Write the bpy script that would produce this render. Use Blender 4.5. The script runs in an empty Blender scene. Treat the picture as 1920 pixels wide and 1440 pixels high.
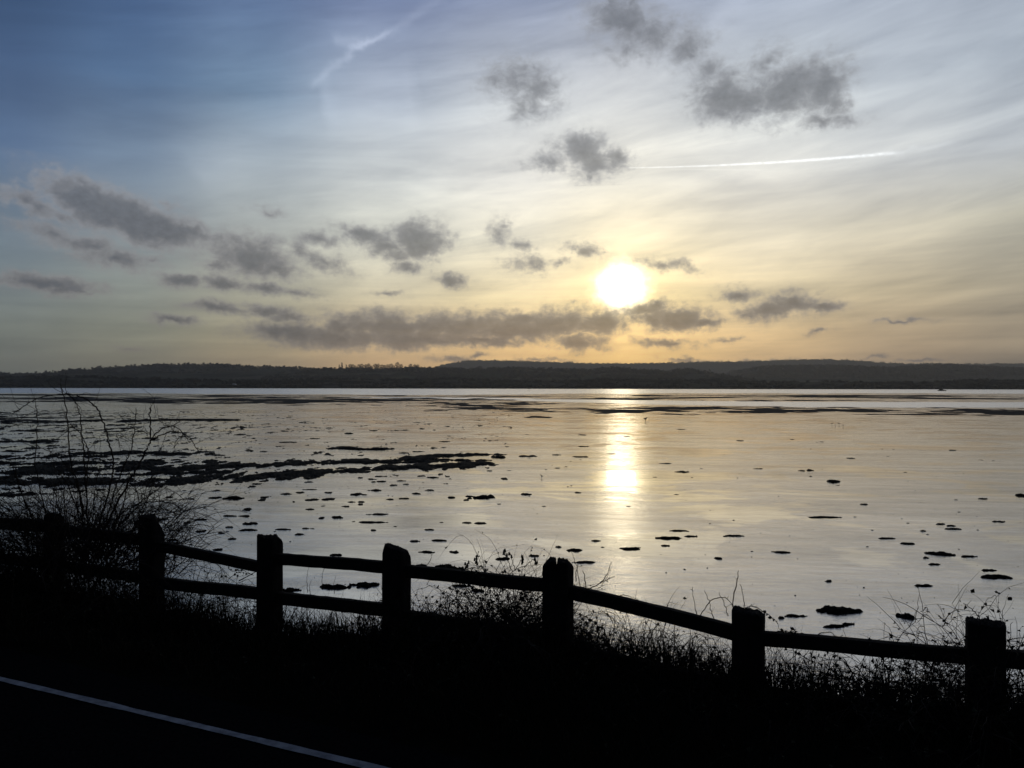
import bpy, math, random
import numpy as np
from mathutils import Vector
random.seed(7)
R = math.radians
SC = bpy.context.scene
COL = SC.collection
F = 1450.0            # focal length in photograph pixels
HOR = 725.0           # row of the horizon
EYE = 4.2             # eye height above the mudflat (m)

# ------------------------------------------------------------------ camera
cam = bpy.data.cameras.new('camera'); cam_o = bpy.data.objects.new('camera', cam); COL.objects.link(cam_o)
cam_o.location = (0, 0, EYE)
cam_o.rotation_euler = (R(90) + math.atan(5.0 / F), R(-0.09), 0)
cam.sensor_width = 36; cam.lens = 36 * F / 1920
cam.clip_start = 0.05; cam.clip_end = 40000
SC.camera = cam_o
SC.view_settings.view_transform = 'Standard'
try: SC.view_settings.look = 'None'
except Exception: pass
SC.view_settings.gamma = 1.0
SC.view_settings.exposure = 0.12
SC.cycles.max_bounces = 6
SC.cycles.diffuse_bounces = 2
SC.cycles.glossy_bounces = 3
SC.cycles.volume_bounces = 0
SC.cycles.sample_clamp_indirect = 4.0

SUN = Vector((205, F, HOR - 540)).normalized()
SUN_AZ = math.atan2(SUN.x, SUN.y); SUN_EL = math.asin(SUN.z)

def azel(px, py):
    dx = px - 960.0
    return math.degrees(math.atan2(dx, F)), math.degrees(math.atan2(HOR - py, math.hypot(F, dx)))
def lin(c):
    return tuple(((v / 255) / 12.92 if v / 255 <= .04045 else ((v / 255 + .055) / 1.055) ** 2.4) for v in c)

# ------------------------------------------------------------------ node helper
class NT:
    def __init__(s, nt): s.nt = nt; s.n = nt.nodes; s.l = nt.links
    def new(s, t, **k):
        n = s.n.new(t)
        for a, b in k.items(): setattr(n, a, b)
        return n
    def put(s, sock, v):
        if hasattr(v, 'is_output') or isinstance(v, bpy.types.NodeSocket): s.l.new(v, sock)
        else:
            if hasattr(sock, 'default_value'):
                try: sock.default_value = v
                except Exception: sock.default_value = tuple(v) + (1.0,)
    def m(s, op, a, b=None, c=None, clamp=False):
        n = s.new('ShaderNodeMath', operation=op, use_clamp=clamp)
        s.put(n.inputs[0], a)
        if b is not None: s.put(n.inputs[1], b)
        if c is not None: s.put(n.inputs[2], c)
        return n.outputs[0]
    def vm(s, op, a, b=None, out=0):
        n = s.new('ShaderNodeVectorMath', operation=op)
        s.put(n.inputs[0], a)
        if b is not None:
            s.put(n.inputs[3] if op == 'SCALE' else n.inputs[1], b)
        return n.outputs[1] if op in ('LENGTH', 'DOT_PRODUCT', 'DISTANCE') else n.outputs[0]
    def rng(s, v, a, b, c=0.0, d=1.0, smooth=False):
        n = s.new('ShaderNodeMapRange'); n.interpolation_type = 'SMOOTHSTEP' if smooth else 'LINEAR'
        s.put(n.inputs[0], v); n.inputs[1].default_value = a; n.inputs[2].default_value = b
        n.inputs[3].default_value = c; n.inputs[4].default_value = d
        return n.outputs[0]
    def mix(s, f, a, b, blend='MIX'):
        n = s.new('ShaderNodeMix', data_type='RGBA', blend_type=blend)
        s.put(n.inputs[0], f); s.put(n.inputs[6], a if not isinstance(a, tuple) else tuple(a)[:3] + (1,)); s.put(n.inputs[7], b if not isinstance(b, tuple) else tuple(b)[:3] + (1,))
        return n.outputs[2]
    def noise(s, v, scale, detail=5, rough=.5, dist=0.0, col=False):
        n = s.new('ShaderNodeTexNoise'); s.put(n.inputs['Vector'], v)
        n.inputs['Scale'].default_value = scale; n.inputs['Detail'].default_value = detail
        n.inputs['Roughness'].default_value = rough; n.inputs['Distortion'].default_value = dist
        return n.outputs['Color'] if col else n.outputs['Fac']
    def comb(s, x, y, z=0.0):
        n = s.new('ShaderNodeCombineXYZ'); s.put(n.inputs[0], x); s.put(n.inputs[1], y); s.put(n.inputs[2], z); return n.outputs[0]
    def mapping(s, v, loc=(0, 0, 0), rot=(0, 0, 0), sc=(1, 1, 1), t='TEXTURE'):
        n = s.new('ShaderNodeMapping', vector_type=t); s.put(n.inputs[0], v)
        n.inputs[1].default_value = loc; n.inputs[2].default_value = rot; n.inputs[3].default_value = sc
        return n.outputs[0]
    def ramp(s, v, stops, interp='LINEAR'):
        n = s.new('ShaderNodeValToRGB'); n.color_ramp.interpolation = interp
        e = n.color_ramp.elements
        while len(e) > 1: e.remove(e[-1])
        e[0].position = stops[0][0]; e[0].color = tuple(stops[0][1])[:3] + (1,)
        for p, c in stops[1:]:
            q = e.new(p); q.color = tuple(c)[:3] + (1,)
        s.put(n.inputs[0], v); return n.outputs[0]

# ------------------------------------------------------------------ world: hazy winter evening sky
def build_world():
    W = bpy.data.worlds.new('World'); SC.world = W; W.use_nodes = True
    N = NT(W.node_tree); N.n.clear()
    geo = N.new('ShaderNodeNewGeometry'); d = N.vm('NORMALIZE', N.vm('SCALE', geo.outputs['Incoming'], -1.0))
    tc = N.new('ShaderNodeTexCoord'); d = tc.outputs['Generated']
    sp = N.new('ShaderNodeSeparateXYZ'); N.put(sp.inputs[0], d)
    x, y, z = sp.outputs
    az = N.m('MULTIPLY', N.m('ARCTAN2', x, y), 57.29578)
    el = N.m('MULTIPLY', N.m('ARCSINE', z), 57.29578)
    nis = N.new('ShaderNodeTexSky', sky_type='NISHITA'); nis.sun_disc = False
    nis.sun_elevation = SUN_EL; nis.sun_rotation = SUN_AZ
    nis.air_density = 1.0; nis.dust_density = 2.0; nis.ozone_density = 1.5
    base = N.vm('SCALE', nis.outputs[0], 0.08)
    # veil of high cloud and evening haze: its colour by direction
    cols = [-180, -120, -75, -50]
    pxs = [0, 240, 480, 720, 960, 1170, 1440, 1680, 1920]
    rows = [  # py, colours at pxs, left-behind, right-behind
        (-1300, [(36,54,88)]*9, (40,54,84), (44,58,84)),
        (-300, [(36,62,100),(52,78,122),(74,100,146),(98,118,160),(118,132,166),(132,144,172),(140,152,178),(140,150,176),(136,148,174)], (40,56,88), (70,84,106)),
        (0, [(44,70,106),(60,86,128),(90,114,154),(114,131,168),(136,149,177),(146,157,180),(154,166,188),(156,167,186),(150,160,178)], (42,60,92), (80,92,110)),
        (200, [(62,86,122),(78,106,142),(110,136,164),(156,168,184),(188,195,202),(196,201,205),(190,198,204),(176,185,195),(160,170,182)], (44,62,92), (84,92,108)),
        (340, [(84,108,142),(112,132,156),(158,170,180),(188,194,196),(210,212,210),(214,215,208),(206,208,206),(192,196,198),(178,184,190)], (46,62,90), (86,92,104)),
        (450, [(104,122,140),(132,144,154),(170,176,174),(200,202,192),(218,216,200),(228,220,192),(208,203,186),(188,184,170),(170,168,156)], (48,62,84), (86,88,94)),
        (560, [(118,130,136),(138,146,142),(168,168,152),(200,192,166),(226,212,172),(238,218,162),(206,193,160),(186,174,148),(164,156,138)], (52,62,78), (84,82,80)),
        (630, [(122,130,126),(138,142,130),(164,158,134),(200,178,140),(222,190,138),(236,200,136),(200,175,136),(178,160,134),(158,146,128)], (54,60,70), (80,76,70)),
        (700, [(118,124,118),(138,136,120),(172,154,126),(206,170,128),(224,182,126),(246,200,120),(200,170,132),(170,150,128),(150,138,122)], (52,56,62), (74,70,64)),
    ]
    fac_az = N.rng(az, -180, 180)
    cur = None; lastel = None
    for py, cs, lb, rb in reversed(rows):
        lb = tuple(v * .62 for v in lb); rb = tuple(v * .62 for v in rb)
        st = [(0.0, lin((lb[0]*.8+6, lb[1]*.8+6, lb[2]*.8+8))), ((-90+180)/360, lin(lb))]
        st.append(((-55+180)/360, lin(tuple(.5*a+.5*b for a, b in zip(lb, cs[0])))))
        for p, c in zip(pxs, cs): st.append(((azel(p, HOR)[0]+180)/360, tuple(v * (1 + (.12 if 150 < py < 500 and p > 700 else .06 if 500 < py < 640 and p > 700 else 0)) for v in lin(c))))
        st.append(((55+180)/360, lin(tuple(.5*a+.5*b for a, b in zip(rb, cs[-1])))))
        st.append(((95+180)/360, lin(rb))); st.append((1.0, lin((lb[0]*.8+6, lb[1]*.8+6, lb[2]*.8+8))))
        c = N.ramp(fac_az, st, 'B_SPLINE' if False else 'EASE')
        e = math.degrees(math.atan2(HOR - py, F))
        if cur is None: cur = c
        else: cur = N.mix(N.rng(el, lastel, e), cur, c)
        lastel = e
    sky = N.mix(0.93, base, cur)
    # streaked cirrus
    ca = N.comb(N.m('MULTIPLY', az, .05), N.m('MULTIPLY', N.m('SUBTRACT', el, N.m('MULTIPLY', az, .10)), .32), 3.1)
    n1 = N.noise(ca, 1.0, 5, .55, .8)
    cb = N.comb(N.m('MULTIPLY', az, .16), N.m('MULTIPLY', N.m('SUBTRACT', el, N.m('MULTIPLY', az, .22)), .75), 9.7)
    n2 = N.noise(cb, 1.0, 6, .6, .5)
    cc = N.comb(N.m('MULTIPLY', az, .045), N.m('MULTIPLY', el, 1.15), 1.7)
    n3 = N.noise(cc, 1.0, 4, .55, .2)
    low = N.rng(el, 4, 14, 1.0, 0.15)      # flat bands near the horizon
    st = N.m('ADD', N.m('ADD', N.m('MULTIPLY', N.m('SUBTRACT', n1, .5), .95), N.m('MULTIPLY', N.m('SUBTRACT', n2, .5), .34)),
             N.m('MULTIPLY', N.m('MULTIPLY', N.m('SUBTRACT', n3, .5), .75), low))
    amp = N.rng(az, -36, -8, .55, 1.0)
    gain = N.m('ADD', 1.0, N.m('MULTIPLY', st, amp))
    sky = N.vm('MULTIPLY', sky, N.comb(gain, N.m('POWER', gain, .95), N.m('POWER', gain, .82)))
    # wispy plume (old contrail) upper left and the fresh contrail
    uv = N.comb(az, el)
    wob = N.vm('SUBTRACT', N.noise(uv, .35, 4, .6, 0, True), (.5, .5, .5))
    uvp = N.vm('ADD', uv, N.vm('SCALE', N.vm('MULTIPLY', wob, (1, 1, 0)), 1.6))
    def seg(v, a, b, w0, w1):
        """soft line between two sky directions, width in degrees"""
        ax, ay = azel(*a); bx, by = azel(*b); L = math.hypot(bx-ax, by-ay); an = math.atan2(by-ay, bx-ax)
        q = N.mapping(v, (ax, ay, 0), (0, 0, an), (1, 1, 1))
        s_ = N.new('ShaderNodeSeparateXYZ'); N.put(s_.inputs[0], q)
        t = N.rng(s_.outputs[0], 0, L)
        w = N.m('ADD', w0, N.m('MULTIPLY', t, w1 - w0))
        dd = N.m('DIVIDE', N.m('ABSOLUTE', s_.outputs[1]), w)
        prof = N.m('POWER', 2.718, N.m('MULTIPLY', N.m('MULTIPLY', dd, dd), -1.0))
        ends = N.m('MULTIPLY', N.rng(s_.outputs[0], -.15, .4), N.rng(s_.outputs[0], L - .5, L + .3, 1, 0))
        return N.m('MULTIPLY', prof, ends), t
    acc = None
    for a, b, w0, w1, g in [((578, 162), (652, 104), .28, .20, .07), ((650, 108), (662, 84), .2, .2, .10), ((660, 86), (730, 60), .16, .16, .13), ((725, 64), (830, -5), .25, .5, .045), ((600, 190), (780, 165), 1.5, 1.9, .07),
                            ((620, 75), (700, 72), .35, .25, .07), ((360, 330), (620, 170), 1.6, 2.2, .035), ((1330, 60), (1400, -20), .7, .9, .07)]:
        p, _ = seg(uvp, a, b, w0, w1); p = N.m('MULTIPLY', p, g)
        acc = p if acc is None else N.m('ADD', acc, p)
    sky = N.vm('ADD', sky, N.vm('SCALE', N.vm('MULTIPLY', N.comb(1, 1, 1), (.9, .95, 1.05)), acc))
    bead = N.rng(N.noise(uv, 3.2, 3, .6), .3, .6, .45, 1.15)
    p1, t1 = seg(uv, (1172, 314), (1690, 284), .035, .10)
    p1b, _ = seg(uvp, (1640, 286), (1790, 268), .10, .22)
    p2, _ = seg(uv, (1250, 316), (1430, 317), .05, .05)
    ct = N.m('ADD', N.m('MULTIPLY', N.m('MULTIPLY', p1, bead), N.m('MULTIPLY', N.rng(t1, 0, .5, .45, 1), N.rng(t1, .86, 1, 1, .35))), N.m('ADD', N.m('MULTIPLY', p1b, .14), N.m('MULTIPLY', p2, .10)))
    sky = N.vm('ADD', sky, N.vm('SCALE', N.comb(.36, .38, .40), ct))
    # sun seen through the veil: bright aureole
    th = N.m('MULTIPLY', N.m('ARCCOSINE', N.m('MINIMUM', N.vm('DOT_PRODUCT', d, tuple(SUN)), .9999999)), 57.29578)
    ths = N.m('MULTIPLY', th, N.m('ADD', 1.0, N.m('MULTIPLY', N.m('SUBTRACT', N.noise(uv, 1.1, 5, .65), .5), .75)))
    core = N.m('MULTIPLY', N.m('POWER', 2.718, N.m('MULTIPLY', N.m('POWER', N.m('DIVIDE', ths, 1.60), 3.2), -1.0)), 2.7)
    glow = N.m('MULTIPLY', N.m('POWER', 2.718, N.m('DIVIDE', th, -1.5)), .50)
    wide = N.m('MULTIPLY', N.m('POWER', 2.718, N.m('DIVIDE', th, -4.5)), .07)
    sunl = N.vm('ADD', N.vm('SCALE', N.comb(1.0, .90, .62), core), N.vm('ADD', N.vm('SCALE', N.comb(1.0, .80, .36), glow), N.vm('SCALE', N.comb(1.0, .86, .55), wide)))
    # dark scattered cumulus
    blobs = [
        (55,385,55,20,22,.6),(120,412,40,14,20,.35),(170,385,55,22,24,1.25),(255,412,80,22,16,1.25),(335,434,48,13,10,.9),(95,440,70,22,12,.45),
        (170,462,60,18,10,.5),(215,487,55,16,8,.75),(290,492,40,12,4,.4),(98,533,60,13,4,.9),(155,545,40,8,5,.5),
        (470,480,55,30,8,.9),(510,500,40,20,12,.7),(410,500,40,12,0,.5),(345,525,40,11,4,.75),(415,530,55,12,4,.7),(490,540,60,10,8,.55),
        (550,550,50,10,5,.4),(410,577,55,10,2,.65),(330,602,36,8,4,.6),(600,448,40,14,5,.45),(610,490,50,16,12,.45),(560,470,30,20,0,.3),
        (680,440,40,12,8,.75),(720,460,35,18,15,.7),(785,452,34,22,-8,1.0),(745,478,30,14,10,.6),(762,500,22,12,5,.55),(846,523,27,10,4,.7),
        (500,584,50,12,6,.6),(545,600,40,12,8,.65),(550,628,62,17,4,.95),(640,612,35,13,0,.85),(640,632,70,16,0,.95),(720,612,80,19,3,1.0),(780,635,90,13,-2,.95),
        (860,614,90,19,0,1.0),(950,620,90,15,0,.95),(970,598,40,12,0,.7),(1040,606,50,20,-6,.9),(1125,606,42,17,-4,.9),(900,640,60,9,0,.8),
        (1086,641,38,12,2,.95),(1220,592,30,16,8,.8),(1268,595,48,16,3,1.0),(1322,602,25,10,0,.8),(1205,578,34,10,-14,.8),(1232,571,22,9,-10,.7),
        (1450,580,45,14,-6,.8),(1487,566,36,15,4,.95),(1540,573,30,10,2,.7),(1385,553,30,11,2,.6),(1405,590,20,6,0,.4),(1245,642,52,9,2,.5),(1360,636,30,6,0,.35),(1540,620,30,5,0,.25),
        (1095,283,42,22,8,.85),(1120,302,40,26,0,.7),(1155,290,24,18,0,.6),(1035,302,45,16,-4,.5),(1110,325,20,14,0,.45),
        (965,150,50,32,0,.5),(1010,160,45,30,20,.5),(985,200,50,26,0,.35),(1165,30,55,32,10,.75),(1215,60,50,32,12,.6),(1290,90,50,40,20,.4),(1330,130,40,36,0,.35),(1180,90,60,30,0,.3),
        (1360,180,40,30,0,.95),(1410,188,40,22,0,.85),(1480,165,55,34,-10,.95),(1545,160,38,28,-30,.85),(1568,190,20,22,0,.75),(1345,210,50,20,0,.5),(1395,215,50,16,0,.4),(1550,225,55,13,6,.5),(1440,110,40,24,-30,.35),
        (990,497,40,18,0,.4),(980,460,30,14,0,.3),(1095,464,40,12,6,.45),(935,435,30,26,0,.3),(1250,497,55,12,10,.35),(505,400,32,12,5,.3),(320,385,26,12,5,.3),(725,551,26,6,2,.35),(1050,490,20,10,0,.35),
        (850,672,50,6,0,.4),(1010,676,60,4,0,.3),(1440,676,60,5,0,.4),(1300,675,50,5,0,.35),(1640,668,30,4,0,.3),(1720,676,80,4,0,.3),(240,652,35,8,5,.25),(900,668,20,6,0,.4),(1690,600,60,5,0,.25)]
    w1 = N.vm('SUBTRACT', N.noise(uv, .42, 5, .62, .2, True), (.5, .5, .5))
    uvw = N.vm('ADD', uv, N.vm('SCALE', N.vm('MULTIPLY', w1, (1, .62, 0)), 2.2))
    w2 = N.vm('SUBTRACT', N.noise(uv, 1.5, 4, .6, 0, True), (.5, .5, .5))
    uvw = N.vm('ADD', uvw, N.vm('SCALE', N.vm('MULTIPLY', w2, (1, .7, 0)), .9))
    su = N.new('ShaderNodeSeparateXYZ'); N.put(su.inputs[0], uvw)
    nz = N.noise(N.comb(az, N.m('MULTIPLY', el, 1.35), 4.4), .75, 5, .60, .35)
    nf = N.noise(N.comb(az, N.m('MULTIPLY', el, 1.4), 1.4), 2.0, 6, .62, .2)
    turb = N.m('ADD', N.m('MULTIPLY', N.m('SUBTRACT', nz, .5), 1.6), N.m('MULTIPLY', N.m('SUBTRACT', nf, .5), .85))
    greyl = N.ramp(N.rng(el, 0, 30), [(0, lin((140, 128, 120))), (.14, lin((140, 135, 134))), (.5, lin((160, 161, 165))), (1, lin((152, 157, 166)))])
    greyd = N.ramp(N.rng(el, 0, 30), [(0, lin((86, 84, 92))), (.14, lin((82, 83, 92))), (.5, lin((108, 110, 115))), (1, lin((108, 112, 118)))])
    sky_sun = N.vm('ADD', sky, sunl)
    tex = N.rng(nf, .3, .7, .80, 1.14)
    def region(sel):
        fld = None
        for px, py, rx, ry, tl, dn in sel:       # the running maximum rides along in z (scaled away) so the nodes evaluate one after another
            a, e = azel(px, py); k = 57.3 / F * (math.cos(R(a)) ** 2 + math.cos(R(a))) / 2
            q = N.mapping(N.comb(su.outputs[0], su.outputs[1], 0.0 if fld is None else fld), (a, e, 0), (0, 0, R(-tl)), (rx * k * 1.35, ry * k * 1.35, 1e6))
            v = N.m('SUBTRACT', .38 + dn * 1.0, N.vm('LENGTH', q))
            fld = v if fld is None else N.m('MAXIMUM', fld, v)
        f2 = N.m('ADD', fld, turb)
        mask = N.rng(f2, -.25, .72, 0, 1, True); thick = N.rng(f2, .10, 1.15, 0, 1, True)
        ccol = N.mix(.22, N.mix(thick, greyl, greyd), N.vm('SCALE', sky, .52))
        ccol = N.vm('SCALE', ccol, tex)
        ccol = N.vm('ADD', ccol, N.vm('SCALE', sunl, N.m('MULTIPLY', .36, N.m('SUBTRACT', 1.0, N.m('MULTIPLY', thick, .85)))))
        wisp = N.m('MULTIPLY', N.rng(N.m('ADD', fld, N.m('MULTIPLY', turb, 1.1)), -.95, .5, 0, 1, True), .30)     # thin torn vapour round each cloud
        full = N.mix(wisp, sky_sun, N.mix(.5, greyl, N.vm('SCALE', sky, .82)))
        full = N.mix(N.m('MULTIPLY', mask, .86), full, ccol)
        full = N.mix(N.rng(el, -1.5, -.2), (.03, .03, .035), full)
        b = N.new('ShaderNodeBackground'); N.put(b.inputs[0], full); b.inputs[1].default_value = 1.0
        return b.outputs[0]
    def pick(f, a, b):
        ms = N.new('ShaderNodeMixShader'); N.put(ms.inputs[0], f); N.l.new(a, ms.inputs[1]); N.l.new(b, ms.inputs[2]); return ms.outputs[0]
    PS, X1, X2 = 350, 620, 905
    mg = lambda b: max(b[2], b[3]) * 1.5 + 55
    up = [b for b in blobs if b[1] < PS + 25]; low_ = [b for b in blobs if b[1] > PS - 25]
    ra = region([b for b in low_ if b[0] - mg(b) < X1]); rb_ = region([b for b in low_ if b[0] + mg(b) > X1 and b[0] - mg(b) < X2]); rc = region([b for b in low_ if b[0] + mg(b) > X2]); ru = region(up)
    bare = N.new('ShaderNodeBackground'); N.put(bare.inputs[0], sky)
    lowr = pick(N.m('GREATER_THAN', az, azel(X1, HOR)[0]), ra, pick(N.m('GREATER_THAN', az, azel(X2, HOR)[0]), rb_, rc))
    front = pick(N.m('GREATER_THAN', el, azel(960, PS)[1]), lowr, ru)
    off = N.m('MAXIMUM', N.m('GREATER_THAN', N.m('ABSOLUTE', az), 44.0), N.m('MAXIMUM', N.m('GREATER_THAN', el, 36.0), N.m('GREATER_THAN', -2.0, el)))
    fin = pick(off, front, bare.outputs[0])
    out = N.new('ShaderNodeOutputWorld'); N.l.new(fin, out.inputs[0])
    W.cycles.sampling_method = 'MANUAL'; W.cycles.sample_map_resolution = 512
build_world()

sl = bpy.data.lights.new('sun', 'SUN'); sl.energy = 0.008; sl.angle = R(2.0); sl.color = (1, .86, .62)
so = bpy.data.objects.new('sun', sl); COL.objects.link(so)
so.rotation_euler = SUN.to_track_quat('Z', 'Y').to_euler()

# ------------------------------------------------------------------ helpers
def tag(o, label=None, cat=None, group=None, kind=None):
    if label: o['label'] = label
    if cat: o['category'] = cat
    if group: o['group'] = group
    if kind: o['kind'] = kind
    return o
def mk(name, verts, faces, mat, parent=None, smooth=False, **t):
    me = bpy.data.meshes.new(name)
    me.from_pydata([tuple(v) for v in verts], [], [tuple(f) for f in faces]); me.update()
    if smooth: me.polygons.foreach_set('use_smooth', [True] * len(me.polygons))
    if mat: me.materials.append(mat)
    o = bpy.data.objects.new(name, me); COL.objects.link(o)
    if parent: o.parent = parent
    return tag(o, **t)
def empty(name, loc, **t):
    o = bpy.data.objects.new(name, None); COL.objects.link(o); o.location = loc; o.empty_display_size = .2
    return tag(o, **t)
def at(px, py, Y): return Vector(((px - 960) / F * Y, Y, EYE + (HOR - py) / F * Y))
def onmud(px, py):
    Y = EYE * F / (py - HOR); return Vector(((px - 960) / F * Y, Y, 0))

def _h(ix, iy, seed):
    v = np.sin(ix * 127.1 + iy * 311.7 + seed * 74.7) * 43758.5453; return v - np.floor(v)
def vnoise(x, y, seed=0):
    x = np.asarray(x, float); y = np.asarray(y, float)
    ix = np.floor(x); iy = np.floor(y); fx = x - ix; fy = y - iy
    fx = fx * fx * (3 - 2 * fx); fy = fy * fy * (3 - 2 * fy)
    a = _h(ix, iy, seed); b = _h(ix + 1, iy, seed); c = _h(ix, iy + 1, seed); e = _h(ix + 1, iy + 1, seed)
    return (a * (1 - fx) + b * fx) * (1 - fy) + (c * (1 - fx) + e * fx) * fy
def fbm(x, y, o=5, seed=0, g=.5):
    s = 0; a = 1; t = 0
    for i in range(o):
        s = s + a * vnoise(x * 2 ** i + i * 17.3, y * 2 ** i - i * 9.1, seed + i); t += a; a *= g
    return s / t

def principled(name, build):
    m = bpy.data.materials.new(name); m.use_nodes = True; N = NT(m.node_tree)
    b = m.node_tree.nodes['Principled BSDF']; build(N, b); return m
def simple(name, c, c2=None, scale=4, rough=.9, bump=0.0, bs=20, spec=.2, det=6):
    def f(N, b):
        tc = N.new('ShaderNodeTexCoord').outputs['Object']
        b.inputs['Roughness'].default_value = rough; b.inputs['Specular IOR Level'].default_value = spec
        if c2 is not None: N.put(b.inputs['Base Color'], N.mix(N.rng(N.noise(tc, scale, det, .6), .32, .68), c, c2))
        else: b.inputs['Base Color'].default_value = tuple(c) + (1,)
        if bump:
            bn = N.new('ShaderNodeBump'); bn.inputs['Strength'].default_value = 1; bn.inputs['Distance'].default_value = bump
            N.put(bn.inputs['Height'], N.noise(tc, bs, 6, .6)); N.l.new(bn.outputs[0], b.inputs['Normal'])
    return principled(name, f)

# ------------------------------------------------------------------ materials
def mat_wet():
    m = bpy.data.materials.new('wet mud'); m.use_nodes = True; N = NT(m.node_tree); N.n.clear()
    geo = N.new('ShaderNodeNewGeometry').outputs['Position']
    P = N.mapping(geo, (0, 0, 0), (0, 0, R(-6)), (1, 1, 1))
    # standing film of water in patches over soft mud
    big = N.noise(N.mapping(P, (0, 0, 0), (0, 0, 0), (1.6, 1, 1)), .22, 7, .66, .8)
    film = N.rng(big, .50, .56, 0, 1, True)
    n_rip = N.noise(N.mapping(P, sc=(2.4, 1, 1)), 1.3, 6, .6, .4)
    n_mid = N.noise(N.mapping(P, sc=(2.0, 1, 1)), 7.0, 5, .65, .3)
    n_fin = N.noise(P, 38.0, 3, .6)
    edge = N.m('MULTIPLY', N.m('SUBTRACT', 1.0, film), .0)
    mudh = N.m('ADD', N.m('ADD', N.m('MULTIPLY', N.m('SUBTRACT', n_rip, .5), .026), N.m('MULTIPLY', N.m('SUBTRACT', n_mid, .5), .014)), N.m('MULTIPLY', N.m('SUBTRACT', n_fin, .5), .0050))
    hgt = N.m('ADD', edge, N.m('MULTIPLY', mudh, N.rng(film, 0, 1, 1.0, .22)))
    bn = N.new('ShaderNodeBump'); bn.inputs['Strength'].default_value = 1.0; bn.inputs['Distance'].default_value = 1.0
    N.put(bn.inputs['Height'], N.m('MULTIPLY', hgt, .55))
    gl = N.new('ShaderNodeBsdfGlossy'); N.l.new(bn.outputs[0], gl.inputs['Normal'])
    N.put(gl.inputs['Roughness'], N.rng(film, 0, 1, .14, .08))
    gl.inputs['Color'].default_value = (.98, .96, .95, 1)
    df = N.new('ShaderNodeBsdfDiffuse'); N.put(df.inputs['Color'], N.mix(N.noise(P, .8, 5), (.050, .046, .042), (.095, .088, .080)))
    N.l.new(bn.outputs[0], df.inputs['Normal'])
    fr = N.new('ShaderNodeFresnel'); fr.inputs['IOR'].default_value = 1.9
    k = N.m('MULTIPLY_ADD', fr.outputs[0], .68, .38)
    k = N.m('MULTIPLY', k, N.rng(N.noise(N.mapping(P, sc=(7.0, 1, 1)), 1.1, 7, .7, .6), .3, .7, .87, 1.06))
    k = N.m('MULTIPLY', k, N.rng(N.noise(N.mapping(P, sc=(2.5, 1, 1)), 4.0, 6, .7, .4), .3, .7, .92, 1.06))
    k = N.m('MULTIPLY', k, N.rng(N.noise(N.mapping(P, sc=(4.5, 1, 1)), .45, 8, .66, .8), .3, .7, .86, 1.10), clamp=True)
    ms = N.new('ShaderNodeMixShader'); N.put(ms.inputs[0], k); N.l.new(df.outputs[0], ms.inputs[1]); N.l.new(gl.outputs[0], ms.inputs[2])
    o = N.new('ShaderNodeOutputMaterial'); N.l.new(ms.outputs[0], o.inputs[0]); return m
def mat_water():
    m = bpy.data.materials.new('estuary water'); m.use_nodes = True; N = NT(m.node_tree); N.n.clear()
    P = N.new('ShaderNodeNewGeometry').outputs['Position']
    h = N.m('ADD', N.m('MULTIPLY', N.noise(N.mapping(P, sc=(2, 1, 1)), 1.1, 4, .6), .11), N.m('MULTIPLY', N.noise(P, .12, 5, .6), .25))
    bn = N.new('ShaderNodeBump'); bn.inputs['Strength'].default_value = 1; bn.inputs['Distance'].default_value = 1.0
    N.put(bn.inputs['Height'], h)
    gl = N.new('ShaderNodeBsdfGlossy'); N.l.new(bn.outputs[0], gl.inputs['Normal']); gl.inputs['Roughness'].default_value = .25
    gl.inputs['Color'].default_value = (.93, .92, .92, 1)
    df = N.new('ShaderNodeBsdfDiffuse'); df.inputs['Color'].default_value = (.03, .035, .04, 1)
    fr = N.new('ShaderNodeFresnel'); fr.inputs['IOR'].default_value = 1.7
    ms = N.new('ShaderNodeMixShader'); N.put(ms.inputs[0], N.m('MULTIPLY_ADD', fr.outputs[0], .5, .45)); N.l.new(df.outputs[0], ms.inputs[1]); N.l.new(gl.outputs[0], ms.inputs[2])
    o = N.new('ShaderNodeOutputMaterial'); N.l.new(ms.outputs[0], o.inputs[0]); return m
M_WET = mat_wet(); M_WATER = mat_water()
M_BANK = simple('dark mud bank', (.014, .013, .014), (.036, .032, .033), .4, .9, .02, 3, .06)
M_WEED = simple('seaweed', (.006, .006, .004), (.014, .013, .008), 6, .9, .006, 40, .06)
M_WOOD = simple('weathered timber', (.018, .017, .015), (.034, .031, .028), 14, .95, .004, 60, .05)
M_TWIG = simple('bare twig bark', (.035, .026, .020), (.06, .045, .035), 9, .9, 0, 1, .1)
M_LEAF = simple('bramble leaf', (.022, .030, .014), (.045, .040, .020), 5, .85, 0, 1, .12)
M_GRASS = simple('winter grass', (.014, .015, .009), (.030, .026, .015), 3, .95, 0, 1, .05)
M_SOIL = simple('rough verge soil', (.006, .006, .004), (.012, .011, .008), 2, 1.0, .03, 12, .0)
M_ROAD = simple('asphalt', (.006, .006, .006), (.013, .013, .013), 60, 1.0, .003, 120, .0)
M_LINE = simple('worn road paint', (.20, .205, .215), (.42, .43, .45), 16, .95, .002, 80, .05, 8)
M_WOODS = simple('far woodland', (.030, .034, .028), (.055, .055, .045), .01, 1, 0, 1, 0)
M_BARK = simple('tree bark', (.04, .035, .03), None, rough=1)
M_WHITE = simple('white painted sheet', (.75, .76, .78), None, rough=.5)
M_GREY = simple('dark painted steel', (.04, .045, .05), None, rough=.6)
M_BIRD = simple('bird feathers', (.06, .055, .05), (.12, .11, .10), 8, .9)
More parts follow.
